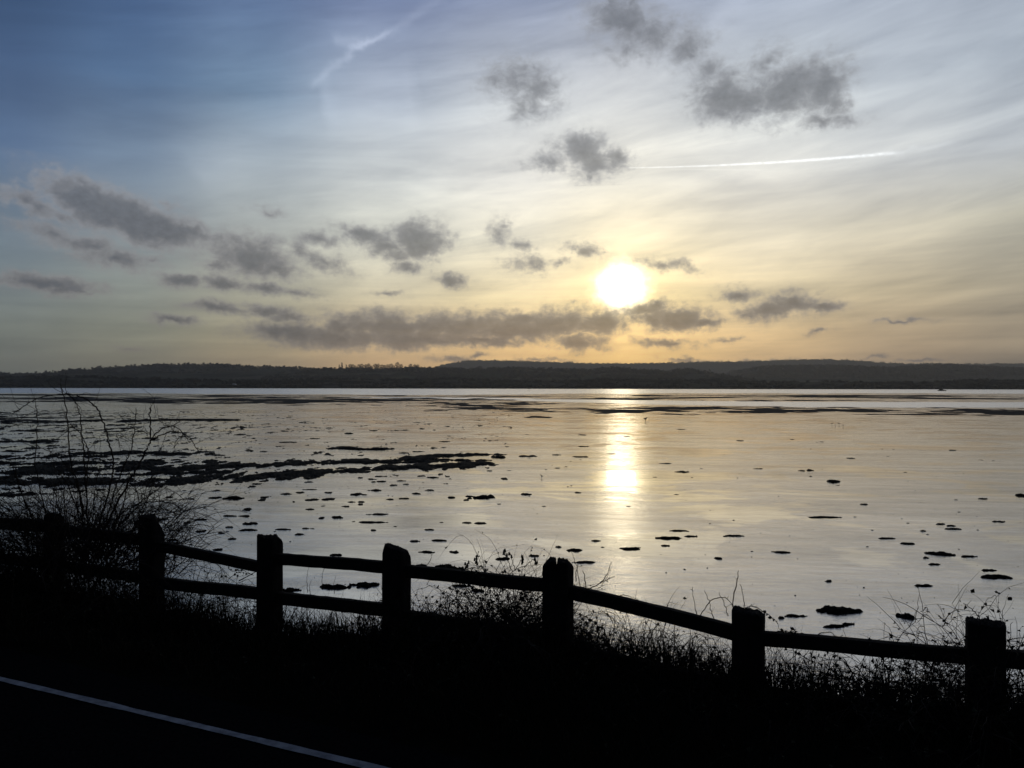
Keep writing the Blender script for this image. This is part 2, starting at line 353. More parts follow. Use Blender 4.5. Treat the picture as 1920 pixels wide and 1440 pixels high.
def mat_hill(name, a, b, c, s):
    def f(N, bb):
        P = N.new('ShaderNodeNewGeometry').outputs['Position']
        vor = N.new('ShaderNodeTexVoronoi'); N.put(vor.inputs['Vector'], N.mapping(P, sc=(1.0, .9, 3))); vor.inputs['Scale'].default_value = s
        n = N.noise(P, s * 1.6, 5, .6)
        fld = N.mix(N.rng(vor.outputs['Color'], .35, .65), a, b)
        N.put(bb.inputs['Base Color'], N.mix(N.rng(n, .47, .56), fld, c))
        bb.inputs['Roughness'].default_value = 1; bb.inputs['Specular IOR Level'].default_value = 0
    return principled(name, f)
M_HILL = mat_hill('field and wood hillside', (.060, .066, .040), (.105, .098, .070), (.026, .030, .022), .004)
M_HILLF = mat_hill('far moorland ridge', (.05, .05, .042), (.06, .058, .048), (.040, .040, .034), .003)

# ------------------------------------------------------------------ ground frame along the road
D = Vector((.900, -.436, 0)); Nn = Vector((.436, .900, 0))      # along the fence, outwards to the estuary
T_F = 4.34
def fence_pt(px):
    u = (px - 960) / F; Y = T_F / (.436 * u + .9); return Vector((u * Y, Y, 0))
def s_of(px): return fence_pt(px).dot(D)
VP = [-900, -300, 0, 300, 507, 745, 1047, 1250, 1403, 1700, 1900, 2300]
VY = [1015, 1040, 1062, 1118, 1150, 1162, 1180, 1215, 1246, 1268, 1288, 1350]
VS = [s_of(p) for p in VP]; VZ = [EYE - (y - HOR) / F * fence_pt(p).y - .13 for p, y in zip(VP, VY)]
def gfence(s): return np.interp(s, VS, VZ)
def ground(s, t):
    s = np.asarray(s, float); t = np.asarray(t, float); g = gfence(s)
    z = np.where(t < 2.95, 2.60, 0)
    k = np.clip((t - 2.95) / (T_F - 2.95), 0, 1); k = k * k * (3 - 2 * k)
    mid = 2.6 * (1 - k) + g * k
    dn = np.interp(t, [T_F, 4.8, 5.5, 7.0, 8.2, 30, 9999], [0, .22, .85, 2.1, 3.2, 3.4, 3.4])
    z = np.where(t < 2.95, 2.6, np.where(t < T_F, mid, g - dn))
    amp = np.clip((t - 3.0) / .5, 0, 1) * .10
    return z + amp * (fbm(s * 2.3, t * 2.3, 4, 3) - .5)
def W(s, t, z=0): return (D.x * s + Nn.x * t, D.y * s + Nn.y * t, z)

def grid_mesh(name, A, mat, **t):
    """A: (rows, cols, 3) array of points"""
    r, c = A.shape[:2]; i = np.arange(r * c).reshape(r, c)
    f = np.stack([i[:-1, :-1], i[:-1, 1:], i[1:, 1:], i[1:, :-1]], -1).reshape(-1, 4)
    me = bpy.data.meshes.new(name); me.vertices.add(r * c); me.vertices.foreach_set('co', A.reshape(-1).astype(np.float32))
    me.loops.add(f.size); me.loops.foreach_set('vertex_index', f.reshape(-1).astype(np.int32))
    me.polygons.add(len(f)); me.polygons.foreach_set('loop_start', (np.arange(len(f)) * 4).astype(np.int32))
    me.update(calc_edges=True); me.polygons.foreach_set('use_smooth', [True] * len(f)); me.validate()
    me.materials.append(mat); o = bpy.data.objects.new(name, me); COL.objects.link(o); return tag(o, **t)
def relief_mesh(name, A, mat, **t):
    """only the part of a height field that stands out of the mud"""
    r, c = A.shape[:2]; i = np.arange(r * c).reshape(r, c)
    f = np.stack([i[:-1, :-1], i[:-1, 1:], i[1:, 1:], i[1:, :-1]], -1).reshape(-1, 4); P = A.reshape(-1, 3).copy(); P[:, 2] = np.maximum(P[:, 2], -.012)
    f = f[(P[f, 2] > 0).any(1)]; u, inv = np.unique(f, return_inverse=True)
    return mk(name, P[u].tolist(), inv.reshape(-1, 4).tolist(), mat, **t)

# mudflat: one sheet reaching the far side
ys = np.concatenate([np.linspace(-60, 60, 30), np.geomspace(70, 9000, 30)]); xs = np.concatenate([-np.geomspace(9000, 10, 25), np.geomspace(10, 9000, 25)])
A = np.zeros((len(ys), len(xs), 3)); A[..., 0] = xs[None]; A[..., 1] = ys[:, None]; A[..., 2] = 0
grid_mesh('mudflat', A, M_WET, kind='structure')
# verge and sea bank
ss = np.concatenate([-np.geomspace(900, 12, 14), np.linspace(-11, 9, 240), np.geomspace(10, 900, 14)])
ts = np.concatenate([np.linspace(2.86, 8.4, 70)])
S, T = np.meshgrid(ss, ts); Z = ground(S, T)
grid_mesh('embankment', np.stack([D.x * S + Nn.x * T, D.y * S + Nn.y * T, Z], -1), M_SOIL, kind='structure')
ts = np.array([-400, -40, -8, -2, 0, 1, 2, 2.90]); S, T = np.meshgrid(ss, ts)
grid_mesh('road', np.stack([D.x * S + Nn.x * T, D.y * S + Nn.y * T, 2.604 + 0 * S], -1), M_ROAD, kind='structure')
# white edge line, worn edges
sl_ = np.linspace(-14, 6, 400); ed = .012 * (fbm(sl_ * 6, sl_ * 0, 4, 5) - .5)
tl = 2.664 + .0368 * (sl_ + 1.9)
L = np.stack([np.stack([D.x * sl_ + Nn.x * (tl - .021 + ed), D.y * sl_ + Nn.y * (tl - .021 + ed), 2.609 + 0 * sl_], -1),
              np.stack([D.x * sl_ + Nn.x * (tl + .021 - ed), D.y * sl_ + Nn.y * (tl + .021 - ed), 2.609 + 0 * sl_], -1)])
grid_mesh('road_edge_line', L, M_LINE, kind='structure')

# ------------------------------------------------------------------ water: far estuary and the tidal channel
def sheet(name, top, bot, z, mat, pmin, pmax, seed, wob=.06, n=500):
    """strip between two lines (photo columns -> distance), ragged edges"""
    ps = np.linspace(pmin, pmax, n); rows = []
    for k in np.linspace(0, 1, 6):
        pyb = np.interp(ps, [a for a, b in bot], [b for a, b in bot]); pyt = np.interp(ps, [a for a, b in top], [b for a, b in top])
        Yb = EYE * F / (pyb - HOR); Yt = EYE * F / (pyt - HOR)
        X = (ps - 960) / F * Yb
        Yb = Yb * (1 + wob * (fbm(X / 25, X * 0 + seed, 5, seed) - .5) * 2); Yt = Yt * (1 + wob * (fbm(X / 30, X * 0 + seed, 5, seed + 9) - .5) * 2)
        Yt = np.maximum(Yt, Yb * 1.002); Yk = Yb + (Yt - Yb) * k
        rows.append(np.stack([(ps - 960) / F * Yk, Yk, 0 * Yk + z], -1))
    return grid_mesh(name, np.array(rows), mat, kind='structure')
sheet('water', [(-900, 727.5), (3000, 727.5)], [(-900, 738), (300, 739), (800, 740), (1300, 737), (1920, 736.5), (3000, 737)], .006, M_WATER, -900, 2900, 2, .10)
sheet('tidal_channel', [(560, 744.5), (900, 745.5), (1200, 750), (1500, 752.5), (1920, 752.5), (2900, 755)],
      [(560, 745), (900, 749), (1200, 757.5), (1500, 763), (1920, 763.5), (2900, 772)], .012, M_WATER, 560, 2800, 5, .03)

# ------------------------------------------------------------------ dark mud banks standing out of the wet flat
def bank(shapes, thr, hmax, seed, sx, sy, px0, px1, py0, py1, nc=500, nr=130, mat=None, name='mud_bank', na=3.0, **tg):
    ps = np.linspace(px0, px1, nc); py = 1 / np.linspace(1 / (py0 - HOR), 1 / (py1 - HOR), nr) + HOR
    PX, PY = np.meshgrid(ps, py); Y = EYE * F / (PY - HOR); X = (PX - 960) / F * Y
    e = np.full(X.shape, -9.)
    for (cx, cy, rx, ry, w) in shapes: e = np.maximum(e, w - np.sqrt(((PX - cx) / rx) ** 2 + ((PY - cy) / ry) ** 2) * w)
    n = fbm(X / sx + 3.3, Y / sy, 6, seed, .58)
    h = np.clip((e + (n - .5) * na - thr), -1, 1) * hmax
    h += .25 * hmax * (fbm(X / sx * 5, Y / sy * 6, 4, seed + 5) - .5) * (h > 0)
    edge = (PX <= px0 + 1) | (PX >= px1 - 1)
    h[0] = -.1; h[-1] = -.1; h[edge] = -.1
    if not tg: tg = dict(kind='structure')
    return relief_mesh(name, np.stack([X, Y, h], -1), mat or M_BANK, **tg)
bank([(450, 751, 460, 8, 1), (180, 750, 300, 6, 1), (700, 750, 280, 5, 1)], .36, .16, 11, 9, 9, 0 - 500, 980, 742, 764)
bank([(880, 760, 120, 10, .9), (1000, 768, 60, 12, .8), (960, 757, 90, 5, .9)], .40, .12, 21, 6, 7, 760, 1130, 748, 786, 320, 110)
bank([(1500, 769, 560, 7, 1), (1900, 771, 400, 7, 1), (1250, 765, 300, 5, .9)], .42, .12, 31, 7, 7, 940, 2700, 761, 782, 700, 130)
bank([(1500, 749.5, 420, 2.6, 1), (1350, 744, 200, 3, .6), (1800, 745.5, 300, 3, .9), (1560, 741, 250, 2.5, .8), (1150, 747, 200, 2, .8), (900, 743, 300, 2, .5)], .35, .12, 41, 40, 26, 560, 2700, 738.5, 753, 700, 90)
bank([(100, 741, 300, 2, .9), (520, 742.5, 200, 2, .8)], .4, .15, 51, 40, 26, -500, 800, 738, 746, 400, 60)
bank([(90, 783, 160, 4, .6), (20, 790, 200, 4, .9), (320, 787, 160, 3, .8), (60, 776, 120, 3, .6)], .45, .06, 61, 5, 3, -300, 560, 770, 800, 420, 120)

# ------------------------------------------------------------------ seaweed clumps
def clump_geo(w, dpt, h, seed, nseg=30, rings=4, rot=0.0):
    rnd = random.Random(seed); V = []; Fc = []
    ph = rnd.random() * 50; a = np.arange(nseg) / nseg * 2 * math.pi
    r = 1 + .75 * (fbm(np.cos(a) * 1.6 + ph, np.sin(a) * 1.6 + ph, 3, seed % 97) - .5) * 2 + .55 * (vnoise(np.cos(a) * 7 + ph, np.sin(a) * 7, 5) - .5)
    sharp = 1 - .45 * np.abs(np.sin(a)) ** .7 * rnd.random()
    r = r * (.75 + .25 * sharp)
    cr, sr = math.cos(rot), math.sin(rot)
    for k in range(rings + 1):
        q = 1 - k / rings
        for i in range(nseg):
            x = math.cos(a[i]) * r[i] * w * .5 * q; y = math.sin(a[i]) * r[i] * dpt * .5 * q
            z = h * (1 - q ** 1.7) * (0.7 + .6 * rnd.random()) if k else -.01
            V.append((x * cr - y * sr, x * sr + y * cr, z))
    for k in range(rings):
        for i in range(nseg):
            j = (i + 1) % nseg; Fc.append((k * nseg + i, k * nseg + j, (k + 1) * nseg + j, (k + 1) * nseg + i))
    Fc.append(tuple(rings * nseg + i for i in range(nseg)))
    return V, Fc
def clump_relief(w, dpt, h, seed):
    nx = 40; ny = max(12, min(34, int(nx * dpt / w * 1.6))); x = np.linspace(-.62, .62, nx); y = np.linspace(-.68, .68, ny); GX, GY = np.meshgrid(x, y)
    rnd = random.Random(seed); e = np.full(GX.shape, -9.)
    for k in range(rnd.choice([2, 3, 3, 4])):
        cx = rnd.uniform(-.26, .26) if k else rnd.uniform(-.1, .1); cy = rnd.uniform(-.16, .16); rx = rnd.uniform(.22, .36) if k else .34; ry = rnd.uniform(.12, .32) if k else .30
        e = np.maximum(e, 1 - np.sqrt(((GX - cx) / rx) ** 2 + ((GY - cy - .2 * (GX - cx) * (k - 1)) / ry) ** 2))
    e = np.maximum(e, .55 - np.abs(GX) / .58 * .6 - np.abs(GY - .05 * rnd.uniform(-1, 1)) / .12 * .6)     # thin wings to either side
    n = fbm(GX * 5 + seed % 50, GY * 4 + seed % 31, 4, seed % 89, .62); v = e + (n - .5) * 2.3; v[0] = v[-1] = -1; v[:, 0] = v[:, -1] = -1
    ok = v > 0; st = np.full(v.shape, 0); cy, cx = np.unravel_index(np.argmax(np.where(np.hypot(GX, GY) < .3, v, -9)), v.shape); todo = [(cy, cx)]; keep = np.zeros_like(ok)
    while todo:
        a, b = todo.pop()
        if keep[a, b] or not ok[a, b]: continue
        keep[a, b] = True; todo += [(a + 1, b), (a - 1, b), (a, b + 1), (a, b - 1)]
    z = np.where(keep, h * np.clip(v / .8, 0, 1) ** .6 * (.75 + .5 * vnoise(GX * 22, GY * 22, 3)) + .004, -.012)
    idx = {}; V = []; Fc = []
    for a in range(ny - 1):
        for b in range(nx - 1):
            q = ((a, b), (a, b + 1), (a + 1, b + 1), (a + 1, b))
            if any(keep[c] for c in q):
                ff = []
                for c in q:
                    if c not in idx: idx[c] = len(V); V.append((GX[c] * w, GY[c] * dpt, float(z[c])))
                    ff.append(idx[c])
                Fc.append(ff)
    return V, Fc
raw = []
def crop(ox, oy, sc, L):
    for x, y, w, h in L: raw.append((ox + x / sc, oy + y / sc, w / sc, h / sc))
crop(400, 700, 3, [(155,345,40,10),(390,323,25,8),(765,338,40,12),(205,436,30,8),(285,441,30,6),(575,367,40,6),(1205,284,20,5),(1145,277,40,4),(900,322,50,5),(430,388,90,6),(740,413,100,6),(870,427,170,14),(1075,447,50,10),(1300,384,60,5),(1145,440,60,6),(1240,480,60,10),(1350,460,30,8),(1290,482,70,10),(1410,487,90,16),(1520,487,70,10),(1610,468,80,20),(1550,502,50,14),(1770,463,70,12),(1180,463,30,14),(1130,485,100,18),
 (1555,548,30,6),(1665,545,25,5),(1400,537,40,6),(1170,577,50,8),(1230,585,50,12),(890,595,40,10),(905,610,30,10),(950,607,50,10),(1055,605,40,6),(825,587,30,12),(1012,628,36,12),(915,657,60,14),(1090,624,30,5),(1220,657,40,8),(1142,675,50,14),(655,670,45,10),(548,654,60,6),(490,670,40,10),(408,678,50,12),(290,697,40,8),(805,679,40,16),(848,683,30,6),(645,706,60,14),(558,710,60,12),(545,612,50,8),(235,622,55,10),(215,637,40,8),(122,698,80,26),(10,700,60,14),(20,660,30,12),(780,724,30,6),(832,723,30,8),(830,737,30,6),(745,749,35,6),(995,709,35,5),(1065,704,50,5),(985,686,8,8),(1008,690,8,10),(618,746,25,8),(545,766,50,6),(195,765,50,20),(95,803,60,10),(183,803,55,10),(207,843,60,22),(610,812,35,14),(695,808,65,20),(920,793,85,8),(888,836,110,12),(790,834,25,6),(980,838,16,6),(209,881,80,16),(395,879,60,10),(347,890,15,5),(515,874,35,6),(560,874,25,6),(490,905,45,12),(895,883,35,6),(1025,861,20,5),(1220,880,60,8),(1425,840,40,6),(1510,840,60,14),(1285,838,25,5),(1340,697,40,14),(1447,689,40,12),(1427,711,30,8),(1550,690,145,28),(1440,703,30,5),(1755,678,50,12),(1608,732,26,14),(1860,746,25,6),(108,933,30,6),(45,900,30,6),(80,890,15,5),(1130,944,60,8),(1262,940,70,10),(700,1023,60,6),(1200,1003,65,14),(1358,1002,40,14),(1310,979,15,8),(1630,1040,90,18),(435,947,12,6),(40,993,70,10),(1870,540,12,6),(425,1215,70,26),(475,1217,40,16),(670,1200,140,34),(850,1185,110,32),(1170,1078,50,20),(1320,1088,120,46),(1395,1193,100,16),(1480,1216,70,26)])
crop(960, 740, 4, [(640,212,20,6),(110,298,30,5),(530,300,50,8),(860,312,40,6),(1265,258,45,6),(1710,341,45,10),(540,386,60,6),(745,442,60,6),(500,464,120,12),(80,459,60,16),(165,461,40,10),(130,474,30,6),(325,450,60,8),(345,546,35,16),(405,537,26,12),(255,559,14,8),(440,498,16,6),(515,485,16,5),(1160,512,75,8),(835,498,30,6),(900,493,14,6),(1275,574,70,16),(1075,615,35,8),(1350,619,16,6),(1692,620,10,8),(1593,443,10,8),(1845,552,50,6),(1420,551,25,5),(420,688,16,8),(445,681,16,6),(495,732,45,12),(1235,745,30,10),(103,743,65,14),(130,759,16,8),(875,834,35,10),(242,834,35,6),(1250,1015,120,14),(1322,1021,14,14),(1190,1068,150,26),(1345,1058,80,14),(1660,1052,135,20),(880,1148,200,26),(635,1092,50,14),(350,1140,40,8),(680,1141,35,8),(470,1160,95,24),(1148,1129,60,12),(1180,1131,10,8),(555,1254,140,20),(165,1208,60,6),(242,1203,14,14),(1485,963,16,8),(1663,936,18,10),(1550,1218,50,22),(1800,1170,20,8),(1295,1307,22,6),(1157,1331,10,8),(1466,1296,14,6)])
crop(1400, 740, 3.13, [(265,258,28,10),(442,272,22,10),(413,275,10,6),(377,315,10,5),(613,368,48,8),(828,357,20,4),(1208,322,30,4),(1378,378,22,6),(1448,382,20,4),(797,315,12,4),(862,316,12,4),(371,437,32,18),(377,473,16,16),(328,441,32,10),(508,502,76,26),(536,529,24,4),(931,450,20,8),(1228,611,18,8),(1385,605,34,8),(1605,581,50,26),(1245,683,28,6),(1473,738,56,12),(690,638,46,10),(450,714,145,14),(635,713,20,6),(945,749,20,5),(738,790,20,7),(911,722,8,8),(1040,794,30,9),(1060,815,18,6),(1355,788,16,8),(1213,781,70,14),(1195,765,55,7),(1133,754,50,8),(810,838,90,10),(710,887,18,8),(948,867,100,16),(1052,952,38,8),(1133,925,132,26),(1305,944,66,8),(200,918,90,16),(1105,989,56,14),(1245,901,8,8),(1425,1024,80,14),(1480,1062,165,32),(1035,1114,80,14),(482,1090,36,8),(688,1127,12,6),(1480,1158,16,6),(1545,1191,30,4),(286,1174,14,6),(510,1255,270,56),(275,1289,110,24),(926,1290,105,44),(520,1353,110,26),(596,1340,50,14),(205,1306,30,8)])
crop(0, 700, 4, [(820,385,30,10),(470,438,35,14),(415,502,60,8),(605,540,30,16),(1810,459,50,12),(1325,446,45,10),(1360,487,35,10),(1300,517,35,8),(1075,535,35,8),(1205,573,28,26),(1870,580,45,12),(1385,597,60,8),(1580,606,60,24),(1650,615,90,10),(1325,650,50,14),(1410,655,30,8),(1490,410,16,16),(1600,457,25,8),(1580,488,25,6),(1520,443,25,6),(1650,473,25,6),(1650,557,25,6),(1380,880,30,10),(1440,885,25,10),(1270,930,40,10),(1540,985,30,14),(1535,1008,22,20),(1445,944,40,8),(1500,1100,70,8),(1415,1120,40,18),(1510,1184,75,22),(1725,1156,50,8),(1710,1187,25,8),(1660,1200,40,8),(1745,1245,45,8),(1300,1252,90,14),(1437,1283,30,6),(1200,1097,80,8),(30,500,50,10),(100,590,160,14),(420,670,80,12),(540,575,60,10),(360,530,60,8),(200,435,260,12),(1250,615,180,16),(1180,650,120,24),(1320,1388,25,6)])
SPECIAL = [  # photo position -> its own description
 (1563,1141,'largest dark seaweed mound with ragged wings, behind the rail right of the flat topped post'),
 (1696,1152,'round shaggy lump of seaweed alone on bare mud left of the rightmost post'),
 (1488,1152,'narrow dark weed patch just left of the largest seaweed mound'),
 (1566,1172,'low flat weed patch just nearer than the largest seaweed mound'),
 (1873,1079,'long dark weed patch near the right edge above the rightmost post'),
 (1855,1067,'small weed patch just beyond the long one near the right edge'),
 (1762,1035,'thin dark weed streak on mud, longest of the cluster on the right'),
 (1703,1017,'wavy weed streak with a tail running left'),
 (1562,900,'solid dark oblong lump of weed standing out on smooth warm mud'),
 (1518,880,'diamond shaped dark stone beside a thin weed streak'),
 (1520,891,'small round dark stone just below the diamond shaped one'),
 (1544,968,'long thin bar of weed below the solid oblong lump'),
 (1913,926,'lump of weed with a tail cut by the right edge of the view'),
 (1180,1027,'long weed patch lying in the sun glitter right of the split post'),
 (1257,1007,'broad weed streak just beyond its wavy neighbour right of the glitter'),
 (1272,994,'thin straight weed streak topmost of three right of the glitter'),
 (1375,1003,'wedge shaped weed patch with a thin pointed left end'),
 (1348,1044,'small star shaped tuft of weed on bare mud'),
 (1278,883,'small dark weed lump with a pointed right end near the glitter'),
 (917,930,'large dark weed lump with ragged left end on the middle mudflat'),
 (840,1062,'shaggy brown weed heap rising just above the top rail'),
 (623,1100,'broad dark weed heap seen between the two rails left of the pointed post'),
 (683,1095,'weed heap with a spiky outline just left of the pointed post'),
 (893,1105,'weed lump seen under the top rail amid the bramble twigs'),
 (1099,1053,'weed patch just right of the split post'),
 (943,1047,'flat weed patch above the seed head sprigs'),
 (632,969,'dark weed lump behind the notched post, largest between the left posts'),
 (696,979,'long low weed bar on smooth mud above the pointed post'),
 (441,933,'leaning dark weed clump right of the bare shrub'),
 (706,965,'straight stick like bar of weed on smooth mud'),
 (1077,1030,'weed patch with a peaked middle above the split post'),
 (531,987,'thin stick like weed streak above the notched post'),
]
used_sp = set()
def place_clumps():
    auto = {}
    for i, (px, py, w, h) in enumerate(raw):
        if py < 735: continue
        Y = EYE * F / (py + h * .4 - HOR); m = Y / F
        ww = w * m * 1.15; vert = h * m                 # metres across the view, apparent upright extent
        hgt = min(max(.03, .40 * vert), .16) if py > 850 else min(max(.04, .45 * vert), .2)
        dpt = max((vert - hgt * .8) * Y / EYE, .35 * ww); dpt = min(dpt, 1.4 * ww)
        p = onmud(px, py + h * .25)
        V, Fc = clump_relief(ww * 1.1, dpt * 1.15, hgt, 100 + i) if w > 9 else clump_geo(ww, dpt, hgt * .5, 100 + i, 16, 3, 0)
        if len(V) < 20: V, Fc = clump_geo(ww, dpt, hgt, 100 + i, 16, 3, 0)
        V = [(x, y, z) for x, y, z in V]
        best = min(range(len(SPECIAL)), key=lambda k: (SPECIAL[k][0] - px) ** 2 + ((SPECIAL[k][1] - py) * 2) ** 2)
        dd = math.hypot(SPECIAL[best][0] - px, (SPECIAL[best][1] - py) * 2)
        if dd < 14 and best not in used_sp and w > 4:
            used_sp.add(best); lab = SPECIAL[best][2]; grp = 'seaweed clumps on the mudflat'
        else:
            zone = next(z for x, z in ((230, 'behind the shrub'), (400, 'above the cut post'), (610, 'above the notched post'), (860, 'above the pointed post'), (1120, 'above the split post'),
                                       (1250, 'beside the glitter'), (1500, 'above the bramble post'), (1700, 'above the last rail'), (9999, 'above the widest post')) if px < x)
            dist = next(z for y, z in ((790, 'on the far mud'), (848, 'beyond the belt'), (905, 'beside the weed belt'), (955, 'in middle distance'), (1035, 'on nearer mud'), (9999, 'close behind fence')) if py < y)
            shp = 'tiny weed fleck' if w * h < 45 else 'thin weed streak' if w > 5 * h else 'small weed clump' if w * h < 130 else 'ragged weed mound'
            lab = f'{shp} {dist} {zone}'; grp = 'seaweed clumps on the mudflat'; auto.setdefault(lab, [])
        o = mk('stone' if 'stone' in lab else 'seaweed_clump', V, Fc, M_WEED, label=lab, cat='stone' if 'stone' in lab else 'seaweed', group=grp)
        o.location = (p.x, p.y, 0)
        if lab in auto: auto[lab].append((px, o))
    nums = 'one two three four five six seven eight nine ten eleven twelve thirteen fourteen fifteen sixteen'.split()
    ords = 'first second third fourth fifth sixth seventh eighth ninth tenth eleventh twelfth thirteenth fourteenth fifteenth sixteenth'.split()
    for lab, L in auto.items():
        if len(L) > 1:
            for k, (x, o) in enumerate(sorted(L, key=lambda q: q[0])): o['label'] = f'{lab}, {ords[k]} of {nums[len(L) - 1]} from left'
place_clumps()

class MB:
    def __init__(s): s.v = []; s.f = []
    def add(s, V, Fc, off=(0, 0, 0)):
        b = len(s.v); s.v += [(x + off[0], y + off[1], z + off[2]) for x, y, z in V]; s.f += [tuple(i + b for i in f) for f in Fc]
    def tube(s, P, r0, r1, n=3):
        b = len(s.v); m = len(P)
        for i, p in enumerate(P):
            a = P[max(i - 1, 0)]; c = P[min(i + 1, m - 1)]
            t = (c - a); t = t.normalized() if t.length > 1e-9 else Vector((0, 0, 1))
            u = t.cross(Vector((.31, .2, .93))); u = u.normalized() if u.length > 1e-6 else Vector((1, 0, 0)); w = t.cross(u)
            r = r0 + (r1 - r0) * i / max(m - 1, 1)
            for k in range(n):
                an = 2 * math.pi * k / n; q = p + (u * math.cos(an) + w * math.sin(an)) * r; s.v.append((q.x, q.y, q.z))
        for i in range(m - 1):
            for k in range(n):
                j = (k + 1) % n; s.f.append((b + i * n + k, b + i * n + j, b + (i + 1) * n + j, b + (i + 1) * n + k))
    def leaf(s, p, sz, rnd):
        d = Vector((rnd.gauss(0, 1), rnd.gauss(0, 1), rnd.gauss(0, .7))).normalized(); u = d.cross(Vector((rnd.gauss(0, 1), rnd.gauss(0, 1), rnd.gauss(0, 1)))).normalized()
        nn = d.cross(u) * .25 * sz; b = len(s.v)
        for q in (p, p + d * sz * .55 + u * sz * .36 + nn, p + d * sz, p + d * sz * .55 - u * sz * .36 + nn, p + d * sz * .5): s.v.append((q.x, q.y, q.z))
        s.f += [(b, b + 1, b + 2, b + 4), (b, b + 4, b + 2, b + 3)]
    def build(s, name, mat, parent=None, smooth=False, **t): return mk(name, s.v, s.f, mat, parent, smooth, **t)

# the weed covered scar: two long strands, uncountable
def weed_bed():
    rnd = random.Random(3); mb = MB()
    strands = [([(-300, 888), (60, 883), (240, 880), (400, 876), (560, 870), (735, 864), (800, 861)], 6.5, 4.5), ([(-300, 908), (60, 904), (230, 905), (400, 899), (520, 892), (620, 885), (735, 878), (850, 873), (915, 868)], 9.5, 4.5),
               ([(-300, 860), (80, 859), (190, 857)], 6, 2), ([(150, 852), (260, 850), (340, 853)], 3, 2), ([(-200, 791), (100, 793), (195, 789)], 1.6, 1.2), ([(230, 792), (330, 788), (430, 789)], 1.5, 1),
               ([(760, 860), (820, 855), (945, 852)], 3, 2), ([(-300, 826), (20, 829), (105, 830)], 2.2, 1.5), ([(-300, 873), (120, 870), (300, 869)], 3, 2), ([(640, 842), (730, 842)], 2, 1.6), ([(720, 868), (800, 866), (860, 862)], 3, 2), ([(-300, 935), (0, 930), (90, 926)], 6, 2), ([(100, 890), (260, 891), (420, 886)], 3.5, 2)]
    ps = np.linspace(-320, 960, 1280); py = 1 / np.linspace(1 / (770 - HOR), 1 / (955 - HOR), 330) + HOR
    PX, PY = np.meshgrid(ps, py); Y = EYE * F / (PY - HOR); X = (PX - 960) / F * Y
    e = np.full(X.shape, -9.)
    for pts, h0, h1 in strands:
        xs_ = [p[0] for p in pts]; yc = np.interp(PX, xs_, [p[1] for p in pts]); t = np.clip((PX - xs_[0]) / (xs_[-1] - xs_[0]), 0, 1)
        e = np.maximum(e, 1 - np.abs(PY - yc) / (h0 + (h1 - h0) * t) - np.clip((PX - xs_[-1]) / 25, 0, 9) - np.clip((xs_[0] - PX) / 25, 0, 9))
    n = .45 * fbm(X / 1.3 + 3, Y / 2.4, 4, 77, .6) + .55 * fbm(X / .42, Y / .95, 4, 78, .62)
    bg = -.40 - .50 * np.clip((PX - 60) / 500, 0, 1.2) - .5 * np.clip((PY - 925) / 30, 0, 1) - .3 * np.clip((800 - PY) / 30, 0, 1)         # scattered streaks thinning out to the right
    e = np.maximum(e, bg)
    h = np.clip(e + (n - .5) * 6.2, -1, 1.1) * .09 + .03 * (fbm(X * 4, Y * 3, 3, 8) - .5) * (e + (n - .5) * 6.2 > .05)
    h[0] = h[-1] = -.1; h[:, 0] = h[:, -1] = -.1
    relief_mesh('seaweed_bed', np.stack([X, Y, h], -1), M_WEED, kind='stuff', label='long ragged twin belt of dark seaweed and stones crossing the left mudflat', cat='seaweed')
    mb = MB()
    for i in range(3400):                   # specks and worm casts
        if rnd.random() < .72:
            px = rnd.uniform(-150, 1000) ** 1.0; py = HOR + 45 + 200 * rnd.random() ** 1.5
            if rnd.random() < (px / 1100): px = rnd.uniform(0, 500)
        else: px = rnd.uniform(0, 2000); py = HOR + 45 + 440 * rnd.random() ** 1.4
        Y = EYE * F / (py - HOR); m = Y / F; w = rnd.uniform(1.5, 5.5) * m * (1.5 if px < 600 and rnd.random() < .35 else 1)
        V, Fc = clump_geo(w, w * rnd.uniform(.8, 1.6), rnd.uniform(.003, .010) + .02 * w, i, 7, 1, rnd.uniform(-.3, .3))
        mb.add(V, Fc, onmud(px, py))
    mb.build('weed_flecks', M_WEED, kind='stuff', label='countless tiny flecks of weed and worm casts scattered over the wet mud', cat='seaweed')
weed_bed()

# ------------------------------------------------------------------ far shore and hills
def ridge(name, Dm, front, back, prof, mat, seed, rough_px, foot_z=-2.0, fine=14.0, ext=((-1400, 715), (3300, 715))):
    prof = [ext[0]] + prof + [ext[1]] if ext else prof
    ps = np.arange(-1400, 3300, 2.0); top = np.interp(ps, [p[0] for p in prof], [p[1] for p in prof])
    rows = []; K = 26
    for k in range(K):
        q = k / (K - 1)
        if q <= .62: Y = Dm - front * (1 - q / .62); e = (q / .62)
        else: Y = Dm + back * ((q - .62) / .38); e = 1 - ((q - .62) / .38)
        e = math.sin(e * math.pi / 2) ** 1.15
        X = (ps - 960) / F * Dm
        zc = EYE + (HOR - top) / F * Dm
        n = (fbm(X / (fine * 22), np.full_like(X, Y / (fine * 22)), 4, seed) - .5)
        z = foot_z + (zc - foot_z) * e * (1 + .5 * n * (1 - abs(e)) * 1.6)
        z = z + (fbm(X / fine, np.full_like(X, Y / fine), 3, seed + 3) - .35) * rough_px / F * Dm * (e > .3)
        rows.append(np.stack([X, 0 * X + Y, z], -1))
    return grid_mesh(name, np.array(rows), mat, kind='structure')
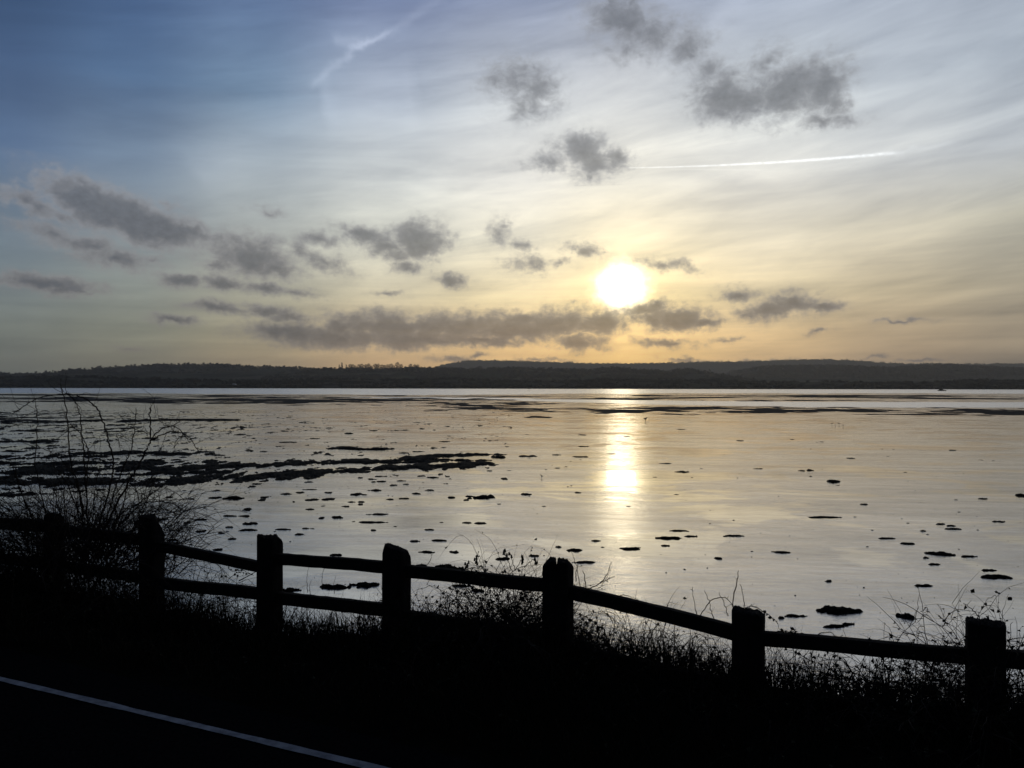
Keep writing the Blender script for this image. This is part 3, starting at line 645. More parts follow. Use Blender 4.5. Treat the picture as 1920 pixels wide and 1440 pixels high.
P_far = [(500,712),(760,706),(800,697),(813,692),(832,686),(853,682),(875,678.5),(900,677),(953,678),(1033,680),(1133,683),(1177,682.5),(1240,681.5),(1300,680),(1410,678),(1467,676),(1500,675),(1548,674),(1590,676.5),(1640,680),(1697,683),(1735,681.5),(1820,683),(1863,681.5),(1920,682),(2200,688)]
P_right = [(1240,722),(1330,712),(1357,705),(1382,697),(1417,691.5),(1438,689),(1523,687.5),(1594,689),(1665,692.5),(1685,690),(1700,688.5),(1764,685.5),(1807,689),(1860,691),(1913,695),(2100,700)]
P_mid = [(500,700),(600,695.5),(700,694),(813,693),(867,695.5),(900,694),(960,693),(1067,695),(1100,697),(1120,694),(1140,692),(1167,693.5),(1240,699),(1265,696),(1297,695),(1306,703),(1357,706),(1420,713),(1500,717)]
P_left = [(-300,700),(-100,698),(0,702.5),(20,704),(27,706.5),(100,705.5),(157,702),(163,698.5),(200,695.5),(240,691),(277,688.5),(300,687.5),(333,687),(443,687.5),(467,689),(517,691.5),(583,693.5),(617,694),(700,697),(900,706)]
P_low = [(-300,712),(0,710),(60,709),(130,708),(200,709),(300,713),(430,716),(500,717),(560,714),(640,712),(760,714),(860,711),(930,715),(1010,717),(1090,714),(1180,712),(1260,713),(1340,714),(1440,717),(1560,716),(1650,718),(1760,716),(1825,712),(1870,714),(1960,713),(2200,712)]
ridge('far_hills', 6200, 1200, 1200, P_far, M_HILLF, 1, 1.2, fine=60)
ridge('hill', 4000, 900, 700, P_right, M_HILL, 2, 1.4, fine=22)
ridge('hill', 3000, 700, 600, P_mid, M_HILL, 3, 1.2, fine=18)
ridge('hill', 3500, 900, 700, P_left, M_HILL, 4, 1.0, fine=20)
ridge('shoreland', 1900, 330, 500, P_low, M_HILL, 5, 1.5, fine=12, foot_z=-.6)

# woodland masses on the slopes
def crown_geo(r, h, seed, nl=26):
    rnd = random.Random(seed); V = []; Fc = []
    for i in range(nl):
        th = rnd.random() * 6.28; ph = rnd.uniform(-.6, 1.0); rr = rnd.uniform(.55, 1.0)
        c = Vector((math.cos(th) * r * rr * math.cos(ph), math.sin(th) * r * rr * math.cos(ph), h * .5 + math.sin(ph) * h * .5 * rr))
        s = r * rnd.uniform(.22, .42); b = len(V)
        for k in range(4): V.append(tuple(c + Vector((rnd.gauss(0, s), rnd.gauss(0, s), rnd.gauss(0, s * .8)))))
        Fc += [(b, b + 1, b + 2), (b, b + 2, b + 3), (b, b + 3, b + 1), (b + 1, b + 3, b + 2)]
    return V, Fc
def woods(name, Dm, prof, n, rows, rs, seed, label, span=(-200, 2150), foot=-1.0, front=700, dens=None):
    rnd = random.Random(seed); mb = MB(); G = [crown_geo(1, 1.4, seed * 10 + k, 12) for k in range(6)]
    pf = [p[0] for p in prof]; pv = [p[1] for p in prof]
    for i in range(n):
        px = rnd.uniform(*span); e = rnd.choice(rows) if rnd.random() < .75 else rnd.random()
        if dens is not None and fbm(px / 60, e * 5, 3, seed) < dens and e < .97: continue
        e = min(1, max(.05, e + rnd.uniform(-.04, .04)))
        Y = Dm - front * (1 - 2 / math.pi * math.asin(e ** (1 / 1.15)))
        zc = EYE + (HOR - float(np.interp(px, pf, pv))) / F * Dm
        z = foot + (zc - foot) * e; s = rs * rnd.uniform(.6, 1.25); V, Fc = G[i % 6]
        x = (px - 960) / F * Dm
        mb.add([(a * s, b * s, c * s) for a, b, c in V], Fc, (x, Y, z - .45 * s))
    return mb.build(name, M_WOODS, kind='stuff', label=label, cat='woodland')
woods('woodland', 4000, P_right, 2600, [1, 1, .85, .7, .5], 13, 1, 'dense dark conifer wood covering the right hand middle hill', (1345, 2150), front=900)
woods('woodland', 3000, P_mid, 1700, [1, 1, .8, .5], 9, 2, 'patchy woods and hedges on the middle rise', (560, 1350), front=700, dens=.42)
woods('woodland', 3500, P_left, 1900, [1, 1, .9, .55, .3], 9, 3, 'woods and hedges on the left hill', (-100, 720), front=900, dens=.42)
woods('woodland', 1900, P_low, 3000, [1, .9, .5, .15, .1], 5.5, 4, 'hedges and low trees lining the far shore', (-100, 2050), foot=-.6, front=330, dens=.40)
woods('woodland', 6200, P_far, 1200, [1, 1], 10, 5, 'thin tree line along the far ridge crest', (815, 2100), front=1200)

# skyline trees, one object each
def make_tree(kind, seed):
    root = empty('conifer_tree' if kind == 'c' else 'broadleaf_tree', (0, 0, 0)); rnd = random.Random(seed)
    mb = MB()
    H = 1.0
    mb.tube([Vector((0, 0, -.25)), Vector((.01, 0, .3)), Vector((0, .01, .8))], .03, .012, 5)
    if kind != 'c':
        for k in range(9):
            a = rnd.random() * 6.28; z0 = rnd.uniform(.2, .5); mb.tube([Vector((0, 0, z0)), Vector((math.cos(a) * .18, math.sin(a) * .18, z0 + .22)), Vector((math.cos(a) * .30, math.sin(a) * .30, z0 + .42))], .012, .004, 3)
    mb.build('trunk', M_BARK, root)
    cb = MB()
    for i in range(420 if kind != 'c' else 260):
        if kind == 'c':
            z = rnd.random() ** .8; r = .20 * (1 - z) + .03; z = .12 + z * .88
        else:
            q = rnd.random(); z = .26 + .74 * q; r = .40 * math.sqrt(max(.02, 1 - (2 * q - 1) ** 2))
        a = rnd.random() * 6.28; rr = r * math.sqrt(rnd.random()); c = Vector((math.cos(a) * rr, math.sin(a) * rr, z)); s = .035; b = len(cb.v)
        for k in range(3): cb.v.append(tuple(c + Vector((rnd.gauss(0, s), rnd.gauss(0, s), rnd.gauss(0, s)))))
        cb.f.append((b, b + 1, b + 2))
    cb.build('crown', M_WOODS, root)
    return root
def copy_tree(o):
    c = o.copy(); COL.objects.link(c)
    for ch in o.children:
        d = ch.copy(); COL.objects.link(d); d.parent = c
        for g in ch.children:
            e = g.copy(); COL.objects.link(e); e.parent = d
    return c
protos = {'c': [make_tree('c', 1), make_tree('c', 2)], 'b': [make_tree('b', 3), make_tree('b', 4), make_tree('b', 5)]}
usedp = set(); ROW = {}
def put_tree(kind, px, py_base, hpx, Dm, wide, label, group, rnd):
    p = protos[kind][rnd.randrange(len(protos[kind]))]
    if p.name in usedp: o = copy_tree(p)
    else: usedp.add(p.name); o = p
    ROW.setdefault(label, []).append((px, o)); o.location = at(px, py_base, Dm); s = hpx / F * Dm; o.scale = (s * wide, s * wide, s); o.rotation_euler = (0, 0, rnd.random() * 6)
    tag(o, label, 'tree', group)
rnd = random.Random(12)
for i in range(46):
    px = 282 + i * 3.35 + rnd.uniform(-.9, .9)
    if rnd.random() < .12: continue
    put_tree('c' if rnd.random() < .5 else 'b', px, float(np.interp(px, [p[0] for p in P_left], [p[1] for p in P_left])) + .4, rnd.uniform(3.6, 6.0), 3500, .9, 'slender tree in the row on the left hill crest', 'row of trees on the left hill crest', rnd)
SKY = [('c', 636, 9, .8, 'tallest dark conifer at the left end of the parkland trees'), ('c', 641, 12, .9, 'pointed conifer, second in the parkland tree line'), ('c', 649, 9, .9, 'short broad conifer beside the pointed one'),
       ('b', 745, 12, .9, 'tall dense round tree standing above the parkland tree line'), ('b', 900, 7, 1.6, 'broad tree clump at the left foot of the far ridge'), ('b', 806, 6, 1.2, 'last low tree right of the parkland tree line'),
       ('b', 790, 6, .8, 'small slim tree near the right end of the parkland trees'), ('c', 984, 6, .9, 'small dark tree standing above the middle rise'), ('b', 588, 5, 1.1, 'lone small tree left of the parkland tree line')]
for k, px, h, w, lab in SKY:
    put_tree(k, px, 695.5, h * 1.3, 2990, w, lab, 'parkland trees on the skyline', rnd)
for i, px in enumerate([656, 662, 667, 673, 679, 685, 691, 697, 703, 709, 715, 721, 727, 733, 738, 752, 770, 777, 783]):
    put_tree('b', px + rnd.uniform(-1, 1), 695.5, rnd.uniform(9, 13), 2985 + rnd.uniform(-20, 20), 1.0, 'bare rounded tree in the middle skyline row', 'parkland row on the middle skyline', rnd)
for i, px in enumerate([921, 929, 938, 946, 954, 962, 1068, 1076, 1095]):
    put_tree('b', px, 695.5, rnd.uniform(4, 6.5), 2985, 1.3, 'dark rounded tree below the far ridge', 'trees on the middle rise', rnd)
for px, h, lab in [(1822, 13, 'large round tree by the far shore at the right'), (1838, 10, 'lower round tree joining the large one by the far shore'), (1878, 11, 'round tree by the far shore nearest the right edge')]:
    put_tree('b', px, 729.0, h, 1640, 1.5, lab, 'shore trees at the far right', rnd)
for o in [p for v in protos.values() for p in v if p.name not in usedp]:
    for ch in list(o.children): bpy.data.objects.remove(ch)
    bpy.data.objects.remove(o)

def ordinal(k):
    one = 'first second third fourth fifth sixth seventh eighth ninth tenth eleventh twelfth thirteenth fourteenth fifteenth sixteenth seventeenth eighteenth nineteenth'.split()
    if k <= 19: return one[k - 1]
    t = {2: ('twentieth', 'twenty'), 3: ('thirtieth', 'thirty'), 4: ('fortieth', 'forty')}[k // 10]
    return t[0] if k % 10 == 0 else t[1] + '-' + one[k % 10 - 1]
for lab, L in ROW.items():
    if len(L) > 1:
        for k, (x, o) in enumerate(sorted(L, key=lambda q: q[0])): o['label'] = f'{lab}, {ordinal(k + 1)} from the left'
# white barn roof on the far shore, moored barge, channel post
def box(mb, c, s):
    x, y, z = c; a, b, e = s[0] / 2, s[1] / 2, s[2] / 2
    V = [(x - a, y - b, z - e), (x + a, y - b, z - e), (x + a, y + b, z - e), (x - a, y + b, z - e), (x - a, y - b, z + e), (x + a, y - b, z + e), (x + a, y + b, z + e), (x - a, y + b, z + e)]
    mb.add(V, [(0, 3, 2, 1), (4, 5, 6, 7), (0, 1, 5, 4), (1, 2, 6, 5), (2, 3, 7, 6), (3, 0, 4, 7)])
p = at(438, 723.5, 1640); r_ = empty('barn', p, label='low barn with a curved white roof on the far left shore', cat='barn')
mb = MB(); box(mb, (0, 0, .9), (11, 7, 1.8)); mb.build('wall', M_GREY, r_)
mb = MB(); n = 12; arc = [(-6 + 12 * i / n, 1.8 + 2.0 * math.sin(math.pi * i / n)) for i in range(n + 1)]
V = [(x, y, z) for y in (-3.8, 3.8) for x, z in arc] + [(x, y, 1.78) for y in (-3.8, 3.8) for x, z in arc]
m_ = n + 1; Fc = []
for i in range(n):
    Fc += [(i, i + 1, m_ + i + 1, m_ + i), (i, 2 * m_ + i, 2 * m_ + i + 1, i + 1), (m_ + i, m_ + i + 1, 3 * m_ + i + 1, 3 * m_ + i)]
mb.add(V, Fc); mb.build('roof', M_WHITE, r_)
p = at(1766, 725 + 4.2 * F / 900, 900); p.z = 0; r_ = empty('moored_barge', p, label='small dark barge moored on the far water at the right', cat='boat')
mb = MB(); L_ = [(-4.5, .9), (-4, -.1), (4.0, -.1), (5.0, 1.1)]
V = [(x, y, z) for y in (-1.4, 1.4) for x, z in L_]; mb.add(V, [(0, 1, 2, 3), (7, 6, 5, 4), (0, 4, 5, 1), (1, 5, 6, 2), (2, 6, 7, 3), (3, 7, 4, 0)]); mb.build('hull', M_GREY, r_)
mb = MB(); box(mb, (-1, 0, 1.6), (3.6, 2, 1.3)); box(mb, (-1, 0, 2.3), (4.0, 2.3, .1)); mb.build('cabin', M_GREY, r_)
mb = MB(); mb.tube([Vector((2.4, 0, .9)), Vector((2.4, 0, 3.0))], .09, .06, 6); mb.build('mast', M_GREY, r_)
p = at(992, 731, 700); p.z = 0; r_ = empty('channel_marker', p, label='thin dark channel marker post standing in the far water', cat='marker')
mb = MB(); mb.tube([Vector((0, 0, -1)), Vector((0, 0, 2.4))], .16, .12, 8); mb.build('pole', M_GREY, r_)
mb = MB(); box(mb, (0, 0, 2.5), (.6, .6, .7)); mb.build('topmark', M_GREY, r_)

# ------------------------------------------------------------------ birds
def bird(px, py, hpx, label, group=None, rot=0.0):
    Y = EYE * F / (py - HOR); s = hpx / F * Y
    V = []; E = []; RR = []
    pts = [(-.55, .62, .03), (-.30, .60, .12), (0, .58, .18), (.22, .66, .15), (.34, .84, .075), (.40, .92, .085), (.50, .90, .05), (.62, .87, .012)]
    mb = MB(); P = [Vector((x, 0, z)) for x, z, r in pts]; n = 8; b = 0
    for x, z, r in pts:
        for k in range(n):
            a = 2 * math.pi * k / n; mb.v.append((x, math.cos(a) * r * .85, z + math.sin(a) * r))
    for i in range(len(pts) - 1):
        for k in range(n):
            j = (k + 1) % n; mb.f.append((i * n + k, i * n + j, (i + 1) * n + j, (i + 1) * n + k))
    mb.f.append(tuple(range(n))); mb.f.append(tuple(reversed(range((len(pts) - 1) * n, len(pts) * n))))
    for y in (-.07, .07): mb.tube([Vector((.0, y, .46)), Vector((-.02, y, .24)), Vector((.02, y, -.01)), Vector((.12, y, .0))], .028, .018, 4)
    o = mb.build('bird', M_BIRD, smooth=True, label=label, cat='bird', group=group)
    p = onmud(px, py); o.location = p; o.scale = (s, s, s); o.rotation_euler = (0, 0, rot)
bird(1210.5, 790, 9, 'gull standing on the mud just right of the sun glitter', rot=.6)
bird(1016, 896.5, 7, 'small wader standing on the mud left of the glitter', rot=2.4)
bird(302, 846, 8, 'dark wader on the mud beyond the bare shrub', rot=.3)
for i, (x, y) in enumerate([(1560, 796), (1566, 798.5), (1573, 796), (1581, 799)]):
    bird(x, y, 4.5, 'tiny wader in the little flock on the far right mud, ' + ordinal(i + 1) + ' from left', 'little flock of waders', rot=i * 1.3)

# ------------------------------------------------------------------ fence
fence = empty('timber_fence', W(s_of(960), T_F, 2.4), label='weathered post and rail timber fence running across the whole foreground', cat='fence')
fo = fence.location.copy()
POSTS = [ # px left, px right, top profile [(u 0..1 across the view, py)], label, material bottom py
    (-120, -82, [(0, 952), (1, 955)], None),
    (82, 123, [(0, 968), (.4, 964), (.8, 967), (1, 975)], 'post hidden inside the bare shrub'),
    (260, 311, [(0, 972), (.06, 967), (.3, 968), (.62, 967), (.68, 975), (.85, 990), (1, 1006)], 'post with a top cut away down to the right'),
    (481, 533, [(0, 1002), (.2, 1003), (.32, 1008), (.4, 1006), (.46, 1009), (.5, 1005), (.6, 1006), (.72, 1003), (.8, 1008), (.93, 1014), (1, 1022)], 'post with a notched broken top'),
    (716, 773, [(0, 1040), (.06, 1030), (.12, 1020), (.25, 1023), (.4, 1026), (.55, 1026), (.7, 1030), (.86, 1033), (.95, 1043), (1, 1053)], 'post with a pointed left corner and sloping top'),
    (1016, 1078, [(0, 1066), (.08, 1058), (.25, 1050), (.3, 1048), (.41, 1048), (.438, 1051), (.450, 1070), (.468, 1074), (.482, 1051), (.52, 1049), (.77, 1049), (.86, 1055), (.95, 1062), (1, 1068)], 'rounded post split down the middle by a crack'),
    (1371, 1436, [(0, 1142), (.1, 1143), (.2, 1141), (.35, 1144), (.5, 1143), (.6, 1145), (.75, 1143), (.9, 1148), (1, 1150)], 'flat topped post wrapped in bramble'),
    (1808, 1887, [(0, 1165), (.05, 1163), (.2, 1162), (.35, 1164), (.5, 1162), (.7, 1164), (.9, 1164), (.97, 1163), (1, 1168)], 'widest flat topped post with a frayed top'),
    (2310, 2400, [(0, 1200), (1, 1200)], None)]
post_c = []
def make_post(a, b, prof, label, seed):
    pc = (a + b) / 2; C = fence_pt(pc)
    # width fitted so that the corner silhouettes span the two columns
    def span(Wd):
        us = []
        for i in (-1, 1):
            for j in (-1, 1):
                q = C + D * (i * Wd / 2) + Nn * (j * Wd * .36); us.append(960 + F * q.x / q.y)
        return max(us) - min(us)
    lo, hi = .05, .5
    for _ in range(30):
        md = (lo + hi) / 2
        if span(md) < b - a: lo = md
        else: hi = md
    Wd = lo; Dp = Wd * .72; rnd = random.Random(seed)
    nu, nv = 57, 9; z0 = float(ground(C.dot(D), T_F)) - .35
    rd = Vector((C.x, C.y, 0)).normalized(); rr = Vector((rd.y, -rd.x, 0))       # across the view
    ext = sum(abs(rr.dot(v)) * k for v, k in ((D, Wd / 2), (Nn, Dp / 2)))
    V = []; Fc = []
    us = np.linspace(-1, 1, nu); vs = np.linspace(-1, 1, nv)
    def topz(off):
        u = (off.dot(rr) / ext + 1) / 2; Y = C.y
        return EYE + (HOR - float(np.interp(u, [p[0] for p in prof], [p[1] for p in prof]))) / F * Y
    for u in us:
        for v in vs:
            ru = u * (1 - .05 * (abs(v) > .99)); rv = v * (1 - .07 * (abs(u) > .99))
            off = D * (ru * Wd / 2) + Nn * (rv * Dp / 2)
            z = topz(off) + .022 * (float(fbm(off.x * 110 + seed, off.y * 110, 3, seed, .7)) - .5) - .006 * (abs(v) > .99)
            V.append((C.x + off.x, C.y + off.y, z))
    for i in range(nu - 1):
        for j in range(nv - 1): Fc.append((i * nv + j, (i + 1) * nv + j, (i + 1) * nv + j + 1, i * nv + j + 1))
    per = [i * nv for i in range(nu)] + [(nu - 1) * nv + j for j in range(1, nv)] + [i * nv + nv - 1 for i in range(nu - 2, -1, -1)] + [j for j in range(nv - 2, 0, -1)]
    prev = per; LV = 16
    zt = [V[i][2] for i in per]
    for k in range(1, LV + 1):
        cur = []
        for m_, i in enumerate(per):
            x, y, _ = V[i]; z = zt[m_] + (z0 - zt[m_]) * (k / LV)
            dx, dy = x - C.x, y - C.y
            g = 1 + .045 * (float(vnoise(m_ * .9 + seed * 3, k * .25, seed)) - .5) + .03 * (float(vnoise(seed, k * .4, 3)) - .5)
            V.append((C.x + dx * g, C.y + dy * g, z)); cur.append(len(V) - 1)
        for m_ in range(len(per)):
            n_ = (m_ + 1) % len(per); Fc.append((prev[m_], cur[m_], cur[n_], prev[n_]))
        prev = cur
    V = [(x - fo.x, y - fo.y, z - fo.z) for x, y, z in V]
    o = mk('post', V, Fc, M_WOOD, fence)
    if label: o['label'] = label
    post_c.append(C)
for i, (a, b, pr, lb) in enumerate(POSTS): make_post(a, b, pr, lb, i + 1)
def rail(pxa, ya, pxb, yb, th, seed, sag=0.0):
    A_ = fence_pt(pxa); B_ = fence_pt(pxb); za = EYE + (HOR - ya) / F * A_.y; zb = EYE + (HOR - yb) / F * B_.y
    A_ = Vector((A_.x, A_.y, za)); B_ = Vector((B_.x, B_.y, zb)); n = 40; V = []; Fc = []; dv = (B_ - A_).normalized(); sd = Nn; up = Vector((0, 0, 1))
    cs = [(-1, -1), (-.2, -1.04), (1, -.96), (1.02, 0), (1, .96), (.1, 1.05), (-1, 1), (-1.04, .1)]
    for i in range(n + 1):
        t = i / n; c = A_.lerp(B_, t) + up * (.004 * (float(vnoise(t * 3, seed, 2)) - .5) * 2 - sag * math.sin(math.pi * t))
        for k, (a, b) in enumerate(cs):
            j = 1 + .09 * (float(vnoise(t * 16 + k * 3.7, seed + k, 8)) - .5)
            q = c + sd * (a * .026) + up * (b * th / 2 * j); V.append(tuple(q - fo))
    for i in range(n):
        for k in range(8): Fc.append((i * 8 + k, i * 8 + (k + 1) % 8, (i + 1) * 8 + (k + 1) % 8, (i + 1) * 8 + k))
    Fc.append(tuple(range(7, -1, -1))); Fc.append(tuple(n * 8 + k for k in range(8)))
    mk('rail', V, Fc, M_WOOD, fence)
def lp(p): return (p[0] + p[1]) / 2
pcx = [(a + b) / 2 for a, b, _, _ in POSTS]
up_y = [(975, 988), (992.5, 1015), (1021, 1067), (1046, 1065), (1069, 1099), (1103, 1190), (1193, 1231), (1231, 1262)]
th_u = [.10, .085, .075, .077, .078, .078, .072, .078]
for i, (a, b) in enumerate(up_y): rail(pcx[i] + (0 if i else -40), a, pcx[i + 1], b, th_u[i], i * 3 + 1)
lo_y = [(1035, 1060), (1061, 1085), (1091, 1116), (1119, 1146), (1154, 1200), (1215, 1295), (1310, 1345), (1360, 1390)]
for i, (a, b) in enumerate(lo_y): rail(pcx[i], a, pcx[i + 1], b, .085, i * 5 + 40)

# ------------------------------------------------------------------ vegetation
def curve(pts, Y0, Y1=None, n=5, jit=0.0, rnd=random):
    """Catmull-Rom through photo points at a real distance"""
    Y1 = Y0 if Y1 is None else Y1; P = []
    q = [Vector((x, y, 0)) for x, y in pts]; q = [q[0] * 2 - q[1]] + q + [q[-1] * 2 - q[-2]]; m = len(pts) - 1
    for i in range(m):
        for k in range(n):
            t = k / n; a, b, c, d = q[i:i + 4]
            v = .5 * ((2 * b) + (c - a) * t + (2 * a - 5 * b + 4 * c - d) * t * t + (3 * b - a - 3 * c + d) * t ** 3); P.append(v)
    P.append(q[-2]); out = []
    for i, v in enumerate(P):
        Y = Y0 + (Y1 - Y0) * i / (len(P) - 1); w = at(v.x, v.y, Y)
        if jit: w += Vector((rnd.gauss(0, jit), rnd.gauss(0, jit), rnd.gauss(0, jit)))
        out.append(w)
    return out
def grow(mb, p, d, L, r, depth, rnd, droop=.15, wig=.35, leaf=None, lp_=0, seg=.05, sides=3):
    n = max(3, int(L / seg)); P = [p.copy()]; d = d.normalized()
    for i in range(n):
        d = (d + Vector((rnd.gauss(0, wig), rnd.gauss(0, wig), rnd.gauss(0, wig))) * .3 + Vector((0, 0, -droop * .2))).normalized()
        p = p + d * (L / n); P.append(p.copy())
        if depth > 0 and rnd.random() < .42 and i > 0:
            e = (d + Vector((rnd.gauss(0, .7), rnd.gauss(0, .7), rnd.gauss(0, .6)))).normalized()
            grow(mb, p.copy(), e, L * rnd.uniform(.25, .5), r * .55, depth - 1, rnd, droop, wig, leaf, lp_, seg * .8, 3)
        if leaf is not None and rnd.random() < lp_: leaf.leaf(p, rnd.uniform(.014, .034), rnd)
    mb.tube(P, r, r * .35, sides)

# large bare shrub at the left
rnd = random.Random(21)
shrub = empty('bare_shrub', at(170, 1110, 6.9), label='big leafless thorny shrub with long arching canes at the left end of the fence', cat='shrub')
so_ = shrub.location.copy()
c4 = lambda L: [(x / 4, 700 + y / 4) for x, y in L]
canes = [([(460,115),(480,200),(510,400),(530,640),(600,900),(640,1300)], .009), ([(850,650),(830,570),(800,450),(760,330),(720,260),(640,195),(540,160),(450,160),(300,190),(200,240),(100,310)][::-1] + [(840,800),(760,1100),(700,1350)], .010),
  ([(500,155),(560,210),(600,320),(615,450),(630,600),(650,900),(680,1300)], .008), ([(530,390),(600,450),(650,540),(660,620),(650,900)], .007), ([(265,240),(280,320),(280,450),(270,700),(330,1000),(420,1300)], .007),
  ([(1125,260),(1130,400),(1130,500),(1100,570),(1040,700),(920,900),(800,1150),(740,1400)], .013), ([(1020,270),(1010,400),(1000,520),(980,590),(930,700),(860,900),(780,1200)], .008),
  ([(1490,590),(1440,510),(1380,460),(1320,440),(1250,450),(1130,510)], .007), ([(1430,530),(1370,450),(1290,400),(1200,430),(1130,510)], .007), ([(1430,350),(1350,360),(1290,400)], .005), ([(1380,460),(1330,500),(1310,560)], .004),
  ([(1240,840),(1150,900),(1000,1010),(860,1200)], .008), ([(1360,1065),(1345,1020),(1310,985),(1200,965),(1050,1000),(900,1150)], .008), ([(1360,1060),(1280,1040),(1200,1000)], .005), ([(1400,940),(1300,955),(1200,965)], .005), ([(1440,1270),(1350,1220),(1260,1150),(1180,1100)], .004),
  ([(180,525),(330,570),(450,650),(560,800),(640,1100)], .006), ([(1180,160),(1140,240),(1125,300)], .003), ([(720,460),(830,460),(960,480),(1060,460),(1130,450)], .003), ([(890,300),(940,370),(1010,420),(1120,460)], .004), ([(80,650),(100,720),(150,850),(220,1100)], .006),
  ([(500,440),(440,500),(380,600),(330,700)], .003), ([(760,470),(700,530),(640,620)], .003), ([(890,500),(900,570),(960,640)], .003), ([(1175,250),(1190,340),(1240,400)], .003)]
sm = MB(); tw = MB()
for pts, r in canes:
    Y0 = 6.9 + rnd.uniform(-.35, .45); P = curve(c4(pts), Y0, 6.9 + rnd.uniform(-.1, .1), 6, .0045, rnd)
    P = [q - so_ for q in P]; sm.tube(P, r * .38, r * .85, 5)
    for q in P:                                     # thorns and side twigs
        if rnd.random() < .6: tw.tube([q, q + Vector((rnd.gauss(0, .014), rnd.gauss(0, .014), rnd.gauss(.006, .012)))], .0022, .0008, 3)
        if rnd.random() < .16: grow(tw, q.copy(), Vector((rnd.gauss(0, 1), rnd.gauss(0, .6), rnd.gauss(.1, .7))), rnd.uniform(.08, .28), .0026, 1, rnd, .1, .5, None, 0, .03)
for i in range(540):
    bx = rnd.gauss(150, 85); by = rnd.uniform(1010, 1110); b = at(bx, by, 6.9 + rnd.gauss(0, .45)) - so_
    lean = (bx - 150) / 150
    grow(tw, b, Vector((lean * .9 + rnd.gauss(0, .45), rnd.gauss(0, .4), 1.0 + rnd.uniform(-.2, .5))), rnd.uniform(.40, 1.08) * (1 - .25 * abs(lean)), rnd.uniform(.0028, .0062), 2, rnd, .35, .45, None, 0, .055)
lv = MB()
for i in range(900):
    q = at(rnd.gauss(150, 75), 1060 - abs(rnd.gauss(0, 75)) + 20, 6.9 + rnd.gauss(0, .4)) - so_; lv.leaf(q, rnd.uniform(.010, .02), rnd)
sm.build('stem', M_TWIG, shrub); tw.build('twigs', M_TWIG, shrub); lv.build('leaves', M_LEAF, shrub)

# bramble and dead stems tangled along the fence: nobody could count them
rnd = random.Random(33)
def along(n, tlo, thi, lo, hi, bm, lm, leafp, depth=1, smin=-9.5, smax=4.8):
    for i in range(n):
        s = rnd.uniform(smin, smax); t = rnd.uniform(tlo, thi); z = float(ground(s, t)) - .03; b = Vector(W(s, t, z))
        hh = rnd.uniform(lo, hi) * (.30 + 1.35 * float(vnoise(s * 2.3, 7, 4)))
        grow(bm, b, Vector((rnd.gauss(0, .55), rnd.gauss(0, .45), 1)), hh, rnd.uniform(.0020, .0042), depth, rnd, .55, .42, lm, leafp, .04)
bm = MB(); lm = MB()
along(2400, 3.9, 5.0, .22, .50, bm, lm, .12, 1)
along(700, 4.2, 4.9, .28, .52, bm, lm, .06, 1, -3.0, -.8)
along(900, 4.15, 4.9, .30, .58, bm, lm, .10, 1, -3.0, -1.6)
along(500, 4.15, 4.8, .18, .42, bm, lm, .10, 1, -.8, .9)
along(700, 3.2, 4.2, .12, .35, bm, lm, .35, 0)
for i in range(110):                               # long arching bramble runners
    s = rnd.uniform(-8, 4.2); t = rnd.uniform(4.0, 5.0); b = Vector(W(s, t, float(ground(s, t))))
    grow(bm, b, Vector((rnd.gauss(0, .9), rnd.gauss(0, .4), 1.0)), rnd.uniform(.25, .5), .0035, 1, rnd, 1.6, .3, lm, .15, .05)
bm.build('bramble_thicket', M_TWIG, kind='stuff', label='tangled bare bramble canes along the foot of the fence', cat='brambles')
lm.build('bramble_leaves', M_LEAF, kind='stuff', label='small dark bramble leaves among the canes along the fence', cat='brambles')
gb = MB()
for i in range(34000):
    s = rnd.uniform(-10, 5.0); t = 3.0 + 2.2 * rnd.random(); L = rnd.uniform(.06, .20) * (1.4 if t > 3.9 else 1) * (.35 + 1.3 * float(vnoise(s * 4, t * 4, 2)))
    b = Vector(W(s, t, float(gfence(s)) if False else 0)); b.z = 0
    gb.v += [(b.x, b.y, -1)]; gb.f.append((i, s, t, L))
# vectorised ground lookup, then the blades
ar = np.array(gb.f); zz = ground(ar[:, 1], ar[:, 2]); nn_ = len(ar)
bx = np.array(gb.v); bend = np.random.RandomState(4).normal(0, .45, (nn_, 2)); wd = np.random.RandomState(5).uniform(.0014, .0034, nn_); L = ar[:, 3]
an = np.random.RandomState(6).uniform(0, 6.28, nn_); cx, sx = np.cos(an) * wd, np.sin(an) * wd
p0 = np.stack([bx[:, 0], bx[:, 1], zz - .02], -1); p1 = p0 + np.stack([bend[:, 0] * L * .35, bend[:, 1] * L * .35, L * .6], -1); p2 = p0 + np.stack([bend[:, 0] * L, bend[:, 1] * L, L], -1)
wv = np.stack([cx, sx, 0 * cx], -1)
VV = np.stack([p0 - wv, p0 + wv, p1 + wv * .8, p1 - wv * .8, p2], 1).reshape(-1, 3)
FF = []
for i in range(nn_):
    b = i * 5; FF.append((b, b + 1, b + 2, b + 3)); FF.append((b + 3, b + 2, b + 4))
mk('grass', VV.tolist(), FF, M_GRASS, kind='stuff', label='rough winter grass on the dark roadside verge', cat='grass')

